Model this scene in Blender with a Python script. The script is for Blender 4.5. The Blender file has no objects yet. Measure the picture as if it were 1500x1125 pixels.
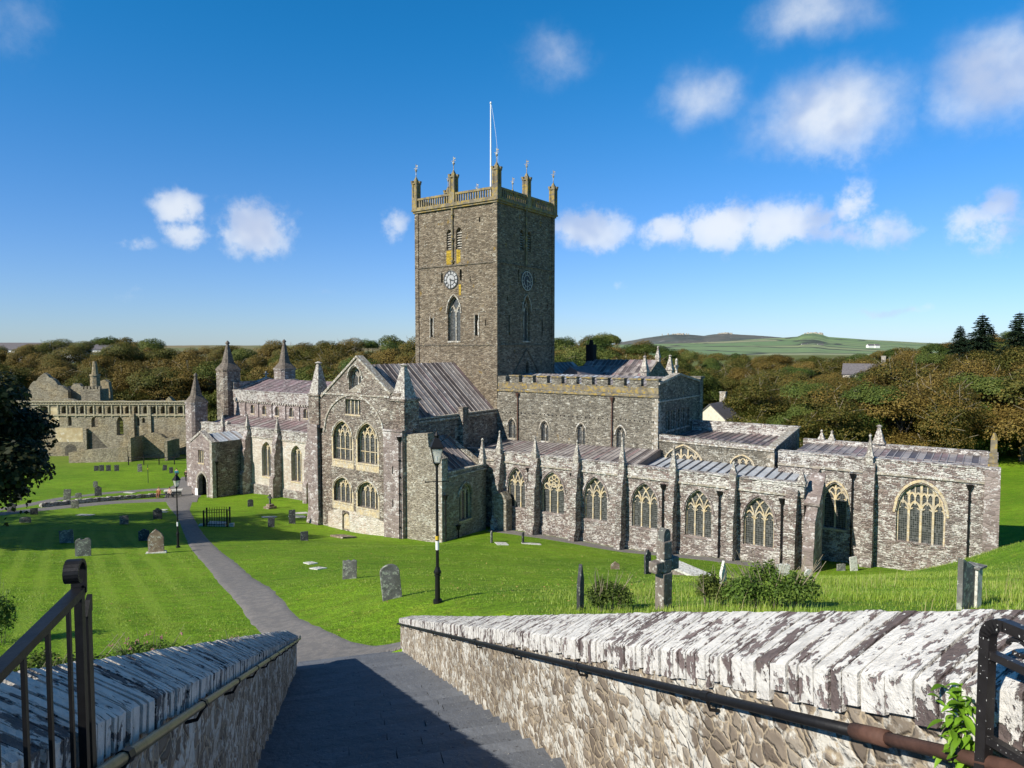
import bpy, math, random
import numpy as np
from mathutils import Vector, Matrix
from mathutils.geometry import tessellate_polygon
random.seed(7); RNG=np.random.default_rng(7)
S=bpy.context.scene; COL=S.collection
# ---------------------------------------------------------------- camera
cam=bpy.data.objects.new('camera',bpy.data.cameras.new('camera')); COL.objects.link(cam)
cam.data.lens=36*1015/1500; cam.data.sensor_width=36; cam.data.sensor_fit='HORIZONTAL'
cam.data.clip_start=.05; cam.data.clip_end=20000
cam.location=(0,0,0); cam.rotation_euler=(math.radians(90)-math.atan(54.5/1015),0,0)
S.camera=cam
# ---------------------------------------------------------------- light
SUN_EL=math.radians(34); SUNX,SUNY=-.777,-.630
sun=bpy.data.objects.new('sun',bpy.data.lights.new('sun','SUN')); COL.objects.link(sun)
sun.data.energy=5.0; sun.data.angle=math.radians(.5); sun.data.color=(1,.93,.82)
sv=Vector((SUNX*math.cos(SUN_EL),SUNY*math.cos(SUN_EL),math.sin(SUN_EL)))
sun.rotation_euler=sv.to_track_quat('Z','Y').to_euler(); sun.location=(0,0,60)
S.view_settings.view_transform='Standard'; S.view_settings.look='None'
S.view_settings.exposure=0.36; S.view_settings.gamma=1
# ---------------------------------------------------------------- node helper
class NT:
    def __init__(s,tree): s.t=tree; s.n=tree.nodes; s.l=tree.links
    def __call__(s,typ,ins=None,**kw):
        n=s.n.new(typ)
        for k,v in kw.items(): setattr(n,k,v)
        if ins:
            for k,v in ins.items():
                if isinstance(v,bpy.types.NodeSocket): s.l.new(v,n.inputs[k])
                else: n.inputs[k].default_value=v
        return n
    def math(s,op,a,b=0.,c=0.,clamp=False):
        return s('ShaderNodeMath',{0:a,1:b,2:c},operation=op,use_clamp=clamp).outputs[0]
    def vm(s,op,a,b=(0,0,0)):
        n=s('ShaderNodeVectorMath',{0:a,1:b},operation=op); return n.outputs['Value'] if op in('LENGTH','DOT_PRODUCT','DISTANCE') else n.outputs[0]
    def noise(s,vec,scale,detail=3.,rough=.55,dist=0.,col=False):
        n=s('ShaderNodeTexNoise',{'Vector':vec,'Scale':scale,'Detail':detail,'Roughness':rough,'Distortion':dist}); return n.outputs['Color' if col else 'Fac']
    def ramp(s,fac,stops,interp='LINEAR'):
        n=s('ShaderNodeValToRGB',{0:fac}); r=n.color_ramp; r.interpolation=interp
        while len(r.elements)<len(stops): r.elements.new(.5)
        for e,(p,c) in zip(r.elements,stops):
            e.position=p; e.color=(c,c,c,1) if isinstance(c,(int,float)) else (*c,1)
        return n.outputs[0]
    def mix(s,f,a,b,mode='MIX'):
        n=s('ShaderNodeMix',None,data_type='RGBA',blend_type=mode)
        for i,v in ((0,f),(6,a),(7,b)):
            if isinstance(v,bpy.types.NodeSocket): s.l.new(v,n.inputs[i])
            elif i==0: n.inputs[0].default_value=v
            else: n.inputs[i].default_value=(*v,1) if len(v)==3 else v
        return n.outputs[2]
    def sep(s,v):
        n=s('ShaderNodeSeparateXYZ',{0:v}); return n.outputs
    def comb(s,x,y,z):
        return s('ShaderNodeCombineXYZ',{0:x,1:y,2:z}).outputs[0]
    def smooth(s,v,a,b):
        return s('ShaderNodeMapRange',{0:v,1:a,2:b,3:0.,4:1.},interpolation_type='SMOOTHSTEP').outputs[0]
def newmat(name):
    m=bpy.data.materials.new(name); m.use_nodes=True; t=NT(m.node_tree); t.n.clear()
    out=t('ShaderNodeOutputMaterial'); b=t('ShaderNodeBsdfPrincipled'); t.l.new(b.outputs[0],out.inputs[0])
    return m,t,b
def setin(t,b,k,v):
    if isinstance(v,bpy.types.NodeSocket): t.l.new(v,b.inputs[k])
    else: b.inputs[k].default_value=(*v,1) if (isinstance(v,tuple) and len(v)==3) else v
def bump(t,b,h,dist,strength=1.):
    n=t('ShaderNodeBump',{'Height':h,'Distance':dist,'Strength':strength}); t.l.new(n.outputs[0],b.inputs['Normal'])
# ---------------------------------------------------------------- world
w=bpy.data.worlds.new("World"); S.world=w; w.use_nodes=True
t=NT(w.node_tree); t.n.clear()
sky=t('ShaderNodeTexSky',sky_type='NISHITA',sun_disc=False,sun_elevation=SUN_EL,sun_rotation=math.atan2(SUNX,SUNY)%(2*math.pi),
      altitude=0.,air_density=1.0,dust_density=.1,ozone_density=3.0)
dirv=t('ShaderNodeTexCoord').outputs['Generated']
sx,sy,sz=t.sep(dirv)
skyt=t.mix(t.smooth(sz,.02,.45),(.80,1.06,1.62),(.15,1.20,1.80)); skyt=t.mix(t.smooth(sz,.46,.80),skyt,(.12,.45,.62)); skyc=t.mix(1.0,sky.outputs[0],skyt,'MULTIPLY')  # sky above the view tinted darker towards the zenith to cut ambient fill
az=t.math('ARCTAN2',sx,sy); el=t.math('ARCSINE',sz)
wob=t.noise(dirv,9.,4.,.6,col=True)
ae=t.vm('ADD',t.comb(az,el,0.),t.vm('MULTIPLY',t.vm('SUBTRACT',wob,(.5,.5,.5)),(.085,.055,0.)))
CL=[(-0.351,0.152,0.046,0.041,1.00),(-0.443,0.181,0.028,0.026,0.80),(-0.439,0.151,0.025,0.022,0.70),(-0.489,0.129,0.032,0.016,0.45),(-0.485,0.073,0.026,0.014,0.30),(-0.157,0.165,0.025,0.026,0.60),(0.058,0.386,0.059,0.037,0.45),(0.412,0.405,0.085,0.034,0.65),(0.262,0.330,0.052,0.040,0.65),(0.422,0.290,0.098,0.052,0.85),(0.495,0.282,0.050,0.040,0.45),(0.597,0.307,0.069,0.055,0.85),(0.121,0.166,0.059,0.032,0.80),(0.216,0.163,0.040,0.024,0.80),(0.293,0.164,0.075,0.036,0.90),(0.372,0.160,0.070,0.034,0.85),(0.441,0.182,0.030,0.034,0.75),(0.450,0.148,0.095,0.026,0.62),(0.599,0.146,0.049,0.030,0.70),(0.614,0.164,0.024,0.025,0.70),(0.499,0.048,0.055,0.008,0.50),(-0.617,0.357,0.040,0.039,0.35),(0.158,0.092,0.016,0.012,0.30),(-0.463,0.068,0.079,0.008,0.20),(-0.240,0.076,0.057,0.008,0.20)]
acc=None; hacc=None
for a,e,ra,re,k in CL:
    d=t.vm('LENGTH',t.vm('MULTIPLY',t.vm('SUBTRACT',ae,(a,e,0)),(1/ra/1.38,1/re/1.38,0)))
    v=t.math('MULTIPLY',t.smooth(d,1.2,.1),k)
    acc=v if acc is None else t.math('MAXIMUM',acc,v)
fine=t.noise(dirv,30.,6.,.62); lowk=t.smooth(el,.27,.20)
raw=t.math('ADD',acc,t.math('MULTIPLY',t.math('SUBTRACT',fine,.5),t.math('ADD',.7,t.math('MULTIPLY',lowk,.8)))); dens=t.math('ADD',t.math('MULTIPLY',lowk,t.smooth(raw,.20,.72)),t.math('MULTIPLY',t.math('SUBTRACT',1.,lowk),t.smooth(raw,.0,1.0)),clamp=True); dens=t.math('MULTIPLY',dens,t.math('POWER',acc,.7),clamp=True)
dens=t.math('MULTIPLY',dens,.92)
shade=t.noise(t.vm('ADD',dirv,(0,0,.03)),11.,3.,.5)
ccol=t.mix(t.smooth(shade,.38,.58),(6.4,7.4,9.6),(10.6,11.0,11.4))
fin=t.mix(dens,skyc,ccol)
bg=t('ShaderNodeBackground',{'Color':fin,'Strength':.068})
t.l.new(bg.outputs[0],t('ShaderNodeOutputWorld').inputs[0])
w.cycles.sampling_method='MANUAL'; w.cycles.sample_map_resolution=512
# ---------------------------------------------------------------- terrain heights
TP=np.array([(-4.4,17.8,-8.1),(-7.4,23.8,-9.5),(-12.7,34,-11.6),(-23.3,54,-15.2),(-35.1,75,-17.7),(-38.5,86,-18.7),(-21.5,33,-11.6),(-29.2,45,-13.6),(-42.8,66,-16.2),(-51.8,80,-17.6),(-62.7,97,-19),(-70.3,118,-20.2),(-11.1,20,-8.9),(-19.6,26,-10.2),(-2.9,57,-15.9),(5.3,53,-15.7),(11.5,46,-14.8),(26.7,46,-15.4),(25.4,39,-13.3),(22.1,32,-10.3),(25.5,34,-9.4),(14.6,20,-7),(7,14,-5.4),(4.9,14,-5.4),(6.8,27,-9.2),(1.4,28,-9.9),(1.7,17,-6.6),(-2.3,21.3,-8),(-3.9,19.3,-8.4),(-12,40,-12.5),(-9.5,50,-14.6),(-23.7,68,-17.1),(-3.9,22.2,-8.2),(-6.9,28.8,-9.8),(-47.7,100,-19.6),(48,66,-16.6),(63.1,87,-16.6),(-0.9,17.3,-6.7),(15.2,38,-12.8),(3.8,19,-7.1),(-20.2,68.2,-17.5),(-15,64.3,-17.6),(-9.9,61,-17.1),(-6.5,58.1,-16.9),(-2.1,63.6,-17),(1.4,61.5,-16.9),(8.8,56.4,-16.8),(16.1,51.1,-16),(20.9,47.5,-15.8),(26.8,50.7,-16.4),(30.9,47.9,-16.2),(33.2,46.8,-16),(-24.7,81.8,-18.5),(-29.6,85.3,-18.6),(-37.4,84.6,-18.8),(-41.5,87.5,-18.9),(-44.3,95.6,-19.5),(-9.4,96.8,-17.3),(9.9,89.4,-17.3),(23.4,73.8,-17.3),(41.7,59.8,-17),(-33.9,114,-19.3),(-7,8,-6),(-14,12,-7.2),(3.5,2,-2.6),(8,5,-3.2),(2.5,6,-3.9),(0.3,11,-5.3),(-1.2,15,-6.7),(-2.5,18.0,-8.0),(-2.0,18.4,-7.8),(0,-4,-1.6),(15,0,-2.5),(25,12,-4),(-15,0,-4.5),(-30,10,-6.5),(40,30,-8),(60,10,-5),(-60,30,-11),(-60,0,-7),(0,-40,0),(60,-40,0),(-60,-40,-2),(80,80,-15),(105,120,-13),(60,130,-15),(0,140,-17),(0,200,-14),(-60,140,-20),(-100,118,-21),(-60,190,-17),(-110,200,-13),(-160,250,-8),(0,260,-9),(100,200,-13),(60,240,-12),(130,240,-9),(165,200,-4),(140,120,-10),(200,300,-4),(-150,100,-18),(120,60,-9),(90,30,-5),(0,400,-5),(-300,300,-5),(300,300,-4),(400,0,-3),(-400,0,-6),(0,-300,0),(600,600,-8),(-600,600,-8),(0,800,-10)])
def _fit(P,lam=.5):
    n=len(P);X=P[:,:2]; K=-np.sqrt(((X[:,None]-X[None])**2).sum(2)+4.0)
    A=np.zeros((n+3,n+3));A[:n,:n]=K+lam*np.eye(n); Q=np.c_[np.ones(n),X];A[:n,n:]=Q;A[n:,:n]=Q.T
    return np.linalg.solve(A,np.r_[P[:,2],0,0,0])
TW=_fit(TP)
UX,UY=-.264,.9645      # stair direction (down), and its right-hand perpendicular (PX,PY)
PX,PY=.9645,.264
def H(x,y):
    x=np.atleast_1d(np.asarray(x,float));y=np.atleast_1d(np.asarray(y,float))
    r=np.sqrt((x[...,None]-TP[:,0])**2+(y[...,None]-TP[:,1])**2+4.0)
    z=(-r)@TW[:-3]+TW[-3]+TW[-2]*x+TW[-1]*y
    R=np.hypot(x,y); k=np.clip((R-500)/500,0,1); z=z*(1-k)+(-13.0)*k
    s=x*UX+y*UY; p=x*PX+y*PY
    inst=(p>-1.0)&(p<2.25)&(s<17.0)
    z=np.where(inst,np.minimum(z,-2.3-.356*np.maximum(s,-4)),z)
    # soft limits beside the stair walls so the banks stay below the copings
    lim_r=-1.15-.373*s; z=np.where((p>=2.25)&(p<4.5)&(s<17.2),np.minimum(z,lim_r-.05*(p-2.3)),z)
    lim_l=-1.0-.393*s; z=np.where((p<=-1.0)&(p>-3.5)&(s<17.7),np.minimum(z,lim_l-.2),z)
    return z
def h1(x,y): return float(H([x],[y])[0])
# ---------------------------------------------------------------- mesh builder
class MB:
    def __init__(s): s.v=[];s.f=[];s.m=[]
    def add(s,vs,fs,m=0):
        o=len(s.v); s.v+=[(float(v[0]),float(v[1]),float(v[2])) for v in vs]; s.f+=[tuple(i+o for i in f) for f in fs]; s.m+=[m]*len(fs)
    def hexa(s,p,m=0): # 8 pts: bottom 4 ccw, top 4 ccw
        s.add(p,[(3,2,1,0),(4,5,6,7),(0,1,5,4),(1,2,6,5),(2,3,7,6),(3,0,4,7)],m)
    def box(s,x0,x1,y0,y1,z0,z1,m=0):
        s.hexa([(x0,y0,z0),(x1,y0,z0),(x1,y1,z0),(x0,y1,z0),(x0,y0,z1),(x1,y0,z1),(x1,y1,z1),(x0,y1,z1)],m)
    def prism(s,pts,fr,d0,d1,m=0): # polygon (a,b) ccw in frame, from depth d0 (outer) to d1 (inner)
        n=len(pts); vs=[fr(a,b,d0) for a,b in pts]+[fr(a,b,d1) for a,b in pts]
        fs=[tuple(range(n)),tuple(range(2*n-1,n-1,-1))]+[(i,i+n,(i+1)%n+n,(i+1)%n) for i in range(n)]
        s.add(vs,fs,m)
    def frust(s,cx,cy,z0,z1,r0,r1,n=8,rot=0.,m=0,cap=True,ry=1.):
        vs=[];
        for z,r in((z0,r0),(z1,r1)):
            for i in range(n):
                a=2*math.pi*i/n+rot; vs.append((cx+r*math.cos(a),cy+r*ry*math.sin(a),z))
        fs=[(i,(i+1)%n,(i+1)%n+n,i+n) for i in range(n)]
        if cap: fs+=[tuple(range(n-1,-1,-1)),tuple(range(n,2*n))]
        s.add(vs,fs,m)
    def tube(s,pts,r,n=8,m=0):
        pts=[Vector(p) for p in pts]; N=len(pts); rs=r if isinstance(r,(list,tuple)) else [r]*N
        vs=[];up=None
        for i,p in enumerate(pts):
            d=(pts[min(i+1,N-1)]-pts[max(i-1,0)]).normalized()
            if up is None: up=Vector((0,0,1)) if abs(d.z)<.9 else Vector((1,0,0))
            a=d.cross(up).normalized(); b=a.cross(d).normalized(); up=b
            for k in range(n):
                t_=2*math.pi*k/n; vs.append(p+(a*math.cos(t_)+b*math.sin(t_))*rs[i])
        fs=[]
        for i in range(N-1):
            for k in range(n): fs.append((i*n+k,(i+1)*n+k,(i+1)*n+(k+1)%n,i*n+(k+1)%n))
        fs+=[tuple(range(n)),tuple(range(N*n-1,(N-1)*n-1,-1))]
        s.add(vs,fs,m)
    def rod(s,p0,p1,w,d,nv,m=0): # rectangular bar, width w in plane, depth d along nv
        p0=Vector(p0);p1=Vector(p1);a=(p1-p0).normalized();nv=Vector(nv).normalized();b=a.cross(nv).normalized()*w/2;c=nv*d/2
        s.hexa([p0-b-c,p0+b-c,p0+b+c,p0-b+c,p1-b-c,p1+b-c,p1+b+c,p1-b+c],m)
    def slab(s,fr,outline,holes,t_,m=0,mr=None):
        loops=[outline]+list(holes)
        flat=[p for l in loops for p in l]
        tris=tessellate_polygon([[Vector((a,b,0)) for a,b in l] for l in loops])
        ff=[];bf=[];n=len(flat)
        for tr in tris:
            a,b,c=(flat[i] for i in tr)
            ar=(b[0]-a[0])*(c[1]-a[1])-(c[0]-a[0])*(b[1]-a[1])
            if abs(ar)<1e-9: continue
            if ar<0: tr=(tr[0],tr[2],tr[1])
            ff.append(tuple(tr)); bf.append(tuple(i+n for i in reversed(tr)))
        vs=[fr(a,b,0) for a,b in flat]+[fr(a,b,t_) for a,b in flat]
        s.add(vs,ff+bf,m)
        o=0
        for li,l in enumerate(loops):
            k=len(l); ar=sum(l[i][0]*l[(i+1)%k][1]-l[(i+1)%k][0]*l[i][1] for i in range(k))
            vv=[vs[o+i] for i in range(k)]+[vs[n+o+i] for i in range(k)]
            q=[(i,i+k,(i+1)%k+k,(i+1)%k) for i in range(k)]
            if (ar<0)!=(li>0): q=[tuple(reversed(x)) for x in q]
            s.add(vv,q,m if (li==0 or mr is None) else mr); o+=k
    def build(s,name,mats,parent=None,smooth=False,**tags):
        me=bpy.data.meshes.new(name); me.from_pydata(s.v,[],s.f)
        for m_ in (mats if isinstance(mats,(list,tuple)) else [mats]): me.materials.append(m_)
        if any(s.m): me.polygons.foreach_set('material_index',s.m)
        if smooth: me.polygons.foreach_set('use_smooth',[True]*len(s.f))
        me.update(); o=bpy.data.objects.new(name,me); COL.objects.link(o); o.parent=parent
        for k,v in tags.items(): o[k]=v
        return o
def npmesh(name,V,F,mats,parent=None,mi=None,smooth=False,**tags):
    me=bpy.data.meshes.new(name); nf,k=F.shape
    me.vertices.add(len(V)); me.vertices.foreach_set('co',np.asarray(V,np.float32).ravel())
    me.loops.add(nf*k); me.loops.foreach_set('vertex_index',F.astype(np.int32).ravel())
    me.polygons.add(nf); me.polygons.foreach_set('loop_start',np.arange(nf,dtype=np.int32)*k); me.polygons.foreach_set('loop_total',np.full(nf,k,np.int32))
    for m_ in (mats if isinstance(mats,(list,tuple)) else [mats]): me.materials.append(m_)
    if mi is not None: me.polygons.foreach_set('material_index',mi.astype(np.int32))
    if smooth: me.polygons.foreach_set('use_smooth',np.ones(nf,bool))
    me.update(); me.validate(); o=bpy.data.objects.new(name,me); COL.objects.link(o); o.parent=parent
    for a,b in tags.items(): o[a]=b
    return o
def frame(o,u):
    o=Vector(o); u=Vector(u).normalized(); nv=u.cross(Vector((0,0,1)))
    return lambda a,b,d: (o.x+u.x*a-nv.x*d, o.y+u.y*a-nv.y*d, o.z+b)
def thing(name,loc,rz,label,category,group=None):
    o=bpy.data.objects.new(name,None); COL.objects.link(o); o.location=loc; o.rotation_euler=(0,0,rz)
    o.empty_display_size=.3; o['label']=label; o['category']=category
    if group: o['group']=group
    return o
def tag(o,label,category,group=None):
    o['label']=label; o['category']=category
    if group: o['group']=group
    return o
def copy_tree(o,parent=None):
    c=o.copy(); COL.objects.link(c); c.parent=parent
    for ch in list(o.children): copy_tree(ch,c)
    return c
# ---------------------------------------------------------------- materials
def rubble(name,cell=(2.3,2.3,6.0),cols=((.055,.045,.045),(.14,.12,.10),(.22,.19,.15),(.33,.29,.23)),mortar=(.30,.27,.22),lich=.42,lichc=(.62,.60,.56),
           bumpd=.05,stain=.5,mort=.07,lsc=1.0,tint2=None,warp=0.,algae=0.,yel=0.):
    m,t,b=newmat(name); co=t('ShaderNodeTexCoord').outputs['Object']
    wv=t.vm('ADD',co,t.vm('MULTIPLY',t.vm('SUBTRACT',t.noise(co,2.0,3.,col=True),(.5,.5,.5)),(.30,.30,.07)))
    if warp: wv=t.vm('ADD',wv,t.vm('MULTIPLY',t.vm('SUBTRACT',t.noise(co,8.,4.,.6,col=True),(.5,.5,.5)),(warp,warp,warp)))
    sc=t.vm('MULTIPLY',wv,cell)
    v=t('ShaderNodeTexVoronoi',{'Vector':sc,'Scale':1.,'Randomness':.85},feature='F1')
    e=t('ShaderNodeTexVoronoi',{'Vector':sc,'Scale':1.,'Randomness':.85},feature='DISTANCE_TO_EDGE').outputs['Distance']
    cr=t.sep(v.outputs['Color'])
    n_=len(cols); c=t.ramp(cr[0],[(i/(n_-1)*.9+.03,cols[i]) for i in range(n_)])
    fn=t.noise(co,14.,4.,.6)
    c=t.mix(.6,c,t.ramp(fn,[(.25,.6),(.75,1.35)]),'MULTIPLY'); c=t.mix(.38,c,t.mix(.5,cols[1],cols[2]))
    big=t.noise(co,.22,3.,.55)
    if tint2: c=t.mix(t.smooth(big,.42,.62),c,t.mix(1.,c,tint2,'MULTIPLY'))
    em=t.smooth(e,0.,mort); c=t.mix(em,mortar,c)
    # pale lichen: per-stone chance plus blotches
    ln=t.noise(co,5.5*lsc,4.,.68); bl=t.noise(co,.9*lsc,3.,.6)
    lv=t.math('ADD',t.math('ADD',t.math('MULTIPLY',ln,.9),t.math('MULTIPLY',bl,.6)),t.math('MULTIPLY',cr[1],.22))
    lm=t.smooth(lv,1.30-lich*.9,1.42-lich*.9)
    c=t.mix(t.math('MULTIPLY',lm,.85),c,t.mix(t.noise(co,9.,2.),lichc,tuple(x*.72 for x in lichc)))
    if yel:
        ym=t.smooth(t.noise(t.vm('MULTIPLY',co,(1,1,.6)),1.1,4.,.6),.66-yel*.3,.74-yel*.3); c=t.mix(t.math('MULTIPLY',ym,.7),c,(.30,.19,.035))
    st=t.noise(t.vm('MULTIPLY',co,(.9,.9,.25)),.8,4.,.6)
    c=t.mix(stain,c,t.ramp(st,[(.3,.55),(.62,1.25)]),'MULTIPLY')
    setin(t,b,'Base Color',c); setin(t,b,'Roughness',.92); setin(t,b,'Specular IOR Level',.2)
    h=t.math('ADD',t.math('MULTIPLY',t.smooth(e,0.,.22),.8),t.math('ADD',t.math('MULTIPLY',fn,.5),t.math('MULTIPLY',cr[2],.7)))
    bump(t,b,h,bumpd); return m
def plain(name,col,rough=.8,var=.25,nsc=6.,bd=0.,spec=.3,metal=0.,col2=None,stretch=(1,1,1),lich=0.,lichc=(.6,.6,.55),spots=0.):
    m,t,b=newmat(name); co=t('ShaderNodeTexCoord').outputs['Object']; cs=t.vm('MULTIPLY',co,stretch)
    n1=t.noise(cs,nsc,4.,.6); c=t.mix(1.,col,t.ramp(n1,[(.3,1-var),(.7,1+var)]),'MULTIPLY')
    if col2: c=t.mix(t.smooth(t.noise(cs,nsc*.35,3.),.42,.6),c,col2)
    if lich: c=t.mix(t.math('MULTIPLY',t.smooth(t.noise(co,nsc*1.3,5.,.7),.66-lich*.3,.72-lich*.3),.9),c,lichc)
    if spots: c=t.mix(t.smooth(t.noise(co,nsc*5,2.),.70-spots*.2,.74-spots*.2),c,(.55,.55,.52))
    setin(t,b,'Base Color',c); setin(t,b,'Roughness',rough); setin(t,b,'Specular IOR Level',spec); setin(t,b,'Metallic',metal)
    if bd: bump(t,b,t.noise(cs,nsc*2.5,5.,.65),bd)
    return m
M={}
BR=((.068,.054,.041),(.165,.13,.093),(.25,.20,.142),(.40,.34,.25))
PU=((.10,.082,.076),(.175,.145,.13),(.24,.20,.18),(.35,.315,.275))
M['tower']=rubble('tower_rubble',(2.9,2.9,8.0),BR,(.20,.17,.12),.36,(.55,.52,.43),.06,.40,lsc=1.5,yel=.10)
M['choir']=rubble('choir_rubble',(3.0,3.0,8.5),((.06,.055,.048),(.14,.125,.10),(.22,.20,.16),(.34,.31,.25)),(.26,.24,.19),.42,(.62,.60,.51),.06,.35,lsc=1.5,yel=.05)
M['aisle']=rubble('aisle_rubble',(3.1,3.1,9.0),PU,(.36,.32,.28),.50,(.70,.68,.62),.06,.40,lsc=1.5,tint2=(.98,.89,.88))
M['para']=rubble('parapet_rubble',(2.6,2.6,7.5),PU,(.38,.35,.32),.56,(.74,.72,.66),.06,.4,lsc=1.4,tint2=(.97,.86,.87))
M['trans']=rubble('transept_rubble',(2.9,2.9,7.5),((.06,.05,.045),(.15,.125,.105),(.24,.20,.17),(.36,.32,.26)),(.32,.28,.22),.44,(.64,.61,.52),.06,.5,lsc=1.4,tint2=(.97,.88,.86))
M['block']=rubble('block_rubble',(3.2,3.2,9.),((.12,.10,.08),(.22,.19,.15),(.32,.28,.22),(.42,.38,.30)),(.40,.36,.27),.44,(.64,.62,.52),.05,.3)
M['pale']=rubble('limewashed_rubble',(2.6,2.6,6.),((.40,.35,.29),(.50,.45,.37),(.58,.53,.45),(.62,.58,.50)),(.55,.50,.42),.5,(.72,.69,.62),.04,.35,tint2=(.92,.82,.80))
M['purple']=rubble('purple_ashlar',(2.0,2.0,4.2),((.15,.12,.112),(.21,.17,.155),(.27,.22,.20),(.32,.27,.245)),(.25,.21,.19),.44,(.66,.63,.60),.03,.35,mort=.04)
M['ruin']=rubble('ruin_rubble',(2.2,2.2,5.0),((.14,.122,.09),(.22,.195,.145),(.30,.265,.195),(.37,.335,.25)),(.32,.275,.18),.36,(.55,.50,.38),.06,.5,tint2=(1.1,1.0,.84))
M['ashlar']=plain('parapet_ashlar',(.22,.185,.12),.9,.45,2.2,.03,col2=(.15,.13,.10),lich=.5,lichc=(.34,.24,.06))
M['cream']=plain('cream_freestone',(.52,.42,.25),.88,.35,5.,.03,col2=(.42,.36,.26),lich=.4,lichc=(.60,.57,.48))
M['greyst']=plain('grey_dressed_stone',(.30,.265,.21),.9,.35,3.,.03,lich=.45)
M['pinn']=plain('lichened_pinnacle_stone',(.30,.27,.23),.92,.5,5.,.05,col2=(.20,.17,.155),lich=.52,lichc=(.62,.60,.53))
M['strg']=plain('dark_string_stone',(.13,.11,.085),.92,.5,4.,.03,lich=.3,lichc=(.32,.27,.15))
M['spire']=rubble('spire_rubble',(3.,3.,9.),((.08,.065,.055),(.16,.135,.11),(.24,.20,.165)),(.22,.19,.15),.30,(.48,.46,.38),.05,.4)
M['leadA']=plain('weathered_lead',(.23,.20,.19),.55,.3,1.6,.01,spec=.5,col2=(.33,.30,.28),stretch=(1,1,1),lich=.25,lichc=(.48,.46,.44))
M['leadB']=plain('purple_slate_roof',(.16,.125,.118),.6,.3,1.6,.01,spec=.5,col2=(.24,.17,.17),lich=.3,lichc=(.5,.46,.44))
M['leadC']=plain('pale_blue_lead',(.42,.45,.49),.5,.2,1.6,.01,spec=.5,col2=(.34,.37,.40))
M['leadD']=plain('dark_lead',(.10,.085,.085),.55,.3,1.6,.01,spec=.5)
M['iron']=plain('black_iron',(.010,.010,.011),.5,.3,20.,.001,spec=.25)
M['rust']=plain('rusty_iron',(.10,.05,.035),.75,.4,10.,.004)
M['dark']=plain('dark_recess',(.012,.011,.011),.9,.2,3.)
M['white']=plain('white_paint',(.78,.78,.76),.5,.05,3.)
M['yellowlichen']=rubble('yellow_lichen_rubble',(1.9,1.9,5.2),((.30,.20,.03),(.42,.28,.03),(.50,.34,.04),(.55,.40,.06)),(.35,.24,.05),.1,(.6,.5,.2),.05,.4)
m,t,b=newmat('leaded_glass'); co=t('ShaderNodeTexCoord').outputs['Object']
x_,y_,z_=t.sep(co); hx=t.math('ADD',x_,y_)
d1=t.math('PINGPONG',t.math('MULTIPLY',hx,8.),.5); d2=t.math('PINGPONG',t.math('MULTIPLY',z_,6.),.5)
lead=t.math('MAXIMUM',t.smooth(d1,.10,.02),t.smooth(d2,.09,.02))
cell=t('ShaderNodeTexWhiteNoise',{'Vector':t.comb(t.math('FLOOR',t.math('MULTIPLY',hx,8.)),t.math('FLOOR',t.math('MULTIPLY',z_,6.)),0.)},noise_dimensions='3D')
gc=t.mix(t.smooth(t.sep(cell.outputs['Color'])[0],.55,1.),(.03,.033,.035),(.10,.105,.105))
setin(t,b,'Base Color',t.mix(lead,gc,(.17,.17,.155))); setin(t,b,'Roughness',t.math('ADD',.16,t.math('MULTIPLY',lead,.5))); setin(t,b,'Specular IOR Level',.5)
bump(t,b,t.sep(cell.outputs['Color'])[1],.02,.6); M['glass']=m
# grass
m,t,b=newmat('lawn_grass'); co=t('ShaderNodeTexCoord').outputs['Object']
n1=t.noise(co,.12,4.,.6); n2=t.noise(co,1.4,4.,.65); n3=t.noise(co,22.,4.,.7); n4=t.noise(t.vm('MULTIPLY',co,(1,1,.3)),6.,4.,.7)
c=t.mix(t.smooth(n1,.35,.65),(.135,.270,.011),(.200,.350,.016))
c=t.mix(t.math('MULTIPLY',t.smooth(n2,.45,.75),.55),c,(.26,.31,.035))
c=t.mix(.9,c,t.ramp(n3,[(.28,.35),(.72,1.6)]),'MULTIPLY')
c=t.mix(.75,c,t.ramp(n4,[(.3,.55),(.7,1.4)]),'MULTIPLY'); c=t.mix(.5,c,t.ramp(t.noise(t.vm('MULTIPLY',co,(.5,1.6,1.)),1.1,4.,.7),[(.35,.6),(.65,1.3)]),'MULTIPLY')
gx,gy,gz=t.sep(co)
along=t.math('ADD',t.math('MULTIPLY',gx,.84),t.math('MULTIPLY',gy,.54)) # mowing lines run with the path
wv=t.math('ADD',along,t.math('MULTIPLY',t.noise(co,.08,2.),.8))
st=t.math('SINE',t.math('MULTIPLY',wv,4.6))
lft=t.math('MULTIPLY',t.smooth(t.math('ADD',gx,t.math('MULTIPLY',gy,.5)),3.,-1.),t.smooth(gy,62.,52.))
c=t.mix(t.math('MULTIPLY',t.math('MULTIPLY',t.smooth(st,-.2,.8),.5),lft),c,(.27,.40,.04))
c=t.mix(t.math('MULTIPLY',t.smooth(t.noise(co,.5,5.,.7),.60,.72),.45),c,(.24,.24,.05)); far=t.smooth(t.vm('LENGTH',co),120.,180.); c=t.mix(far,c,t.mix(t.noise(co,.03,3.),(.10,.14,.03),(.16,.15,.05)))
setin(t,b,'Base Color',c); setin(t,b,'Roughness',.85); setin(t,b,'Specular IOR Level',.15)
bump(t,b,t.math('ADD',t.math('MULTIPLY',n3,1.),t.math('MULTIPLY',n4,1.5)),.06); M['grass']=m
m,t,b=newmat('grass_blade'); oi=t('ShaderNodeTexCoord').outputs['Object']
c=t.mix(t.smooth(t.noise(oi,.9,3.),.35,.65),(.14,.25,.012),(.25,.34,.035)); c=t.mix(t.smooth(t.noise(oi,35.,1.),.58,.68),c,(.36,.33,.12))
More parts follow.
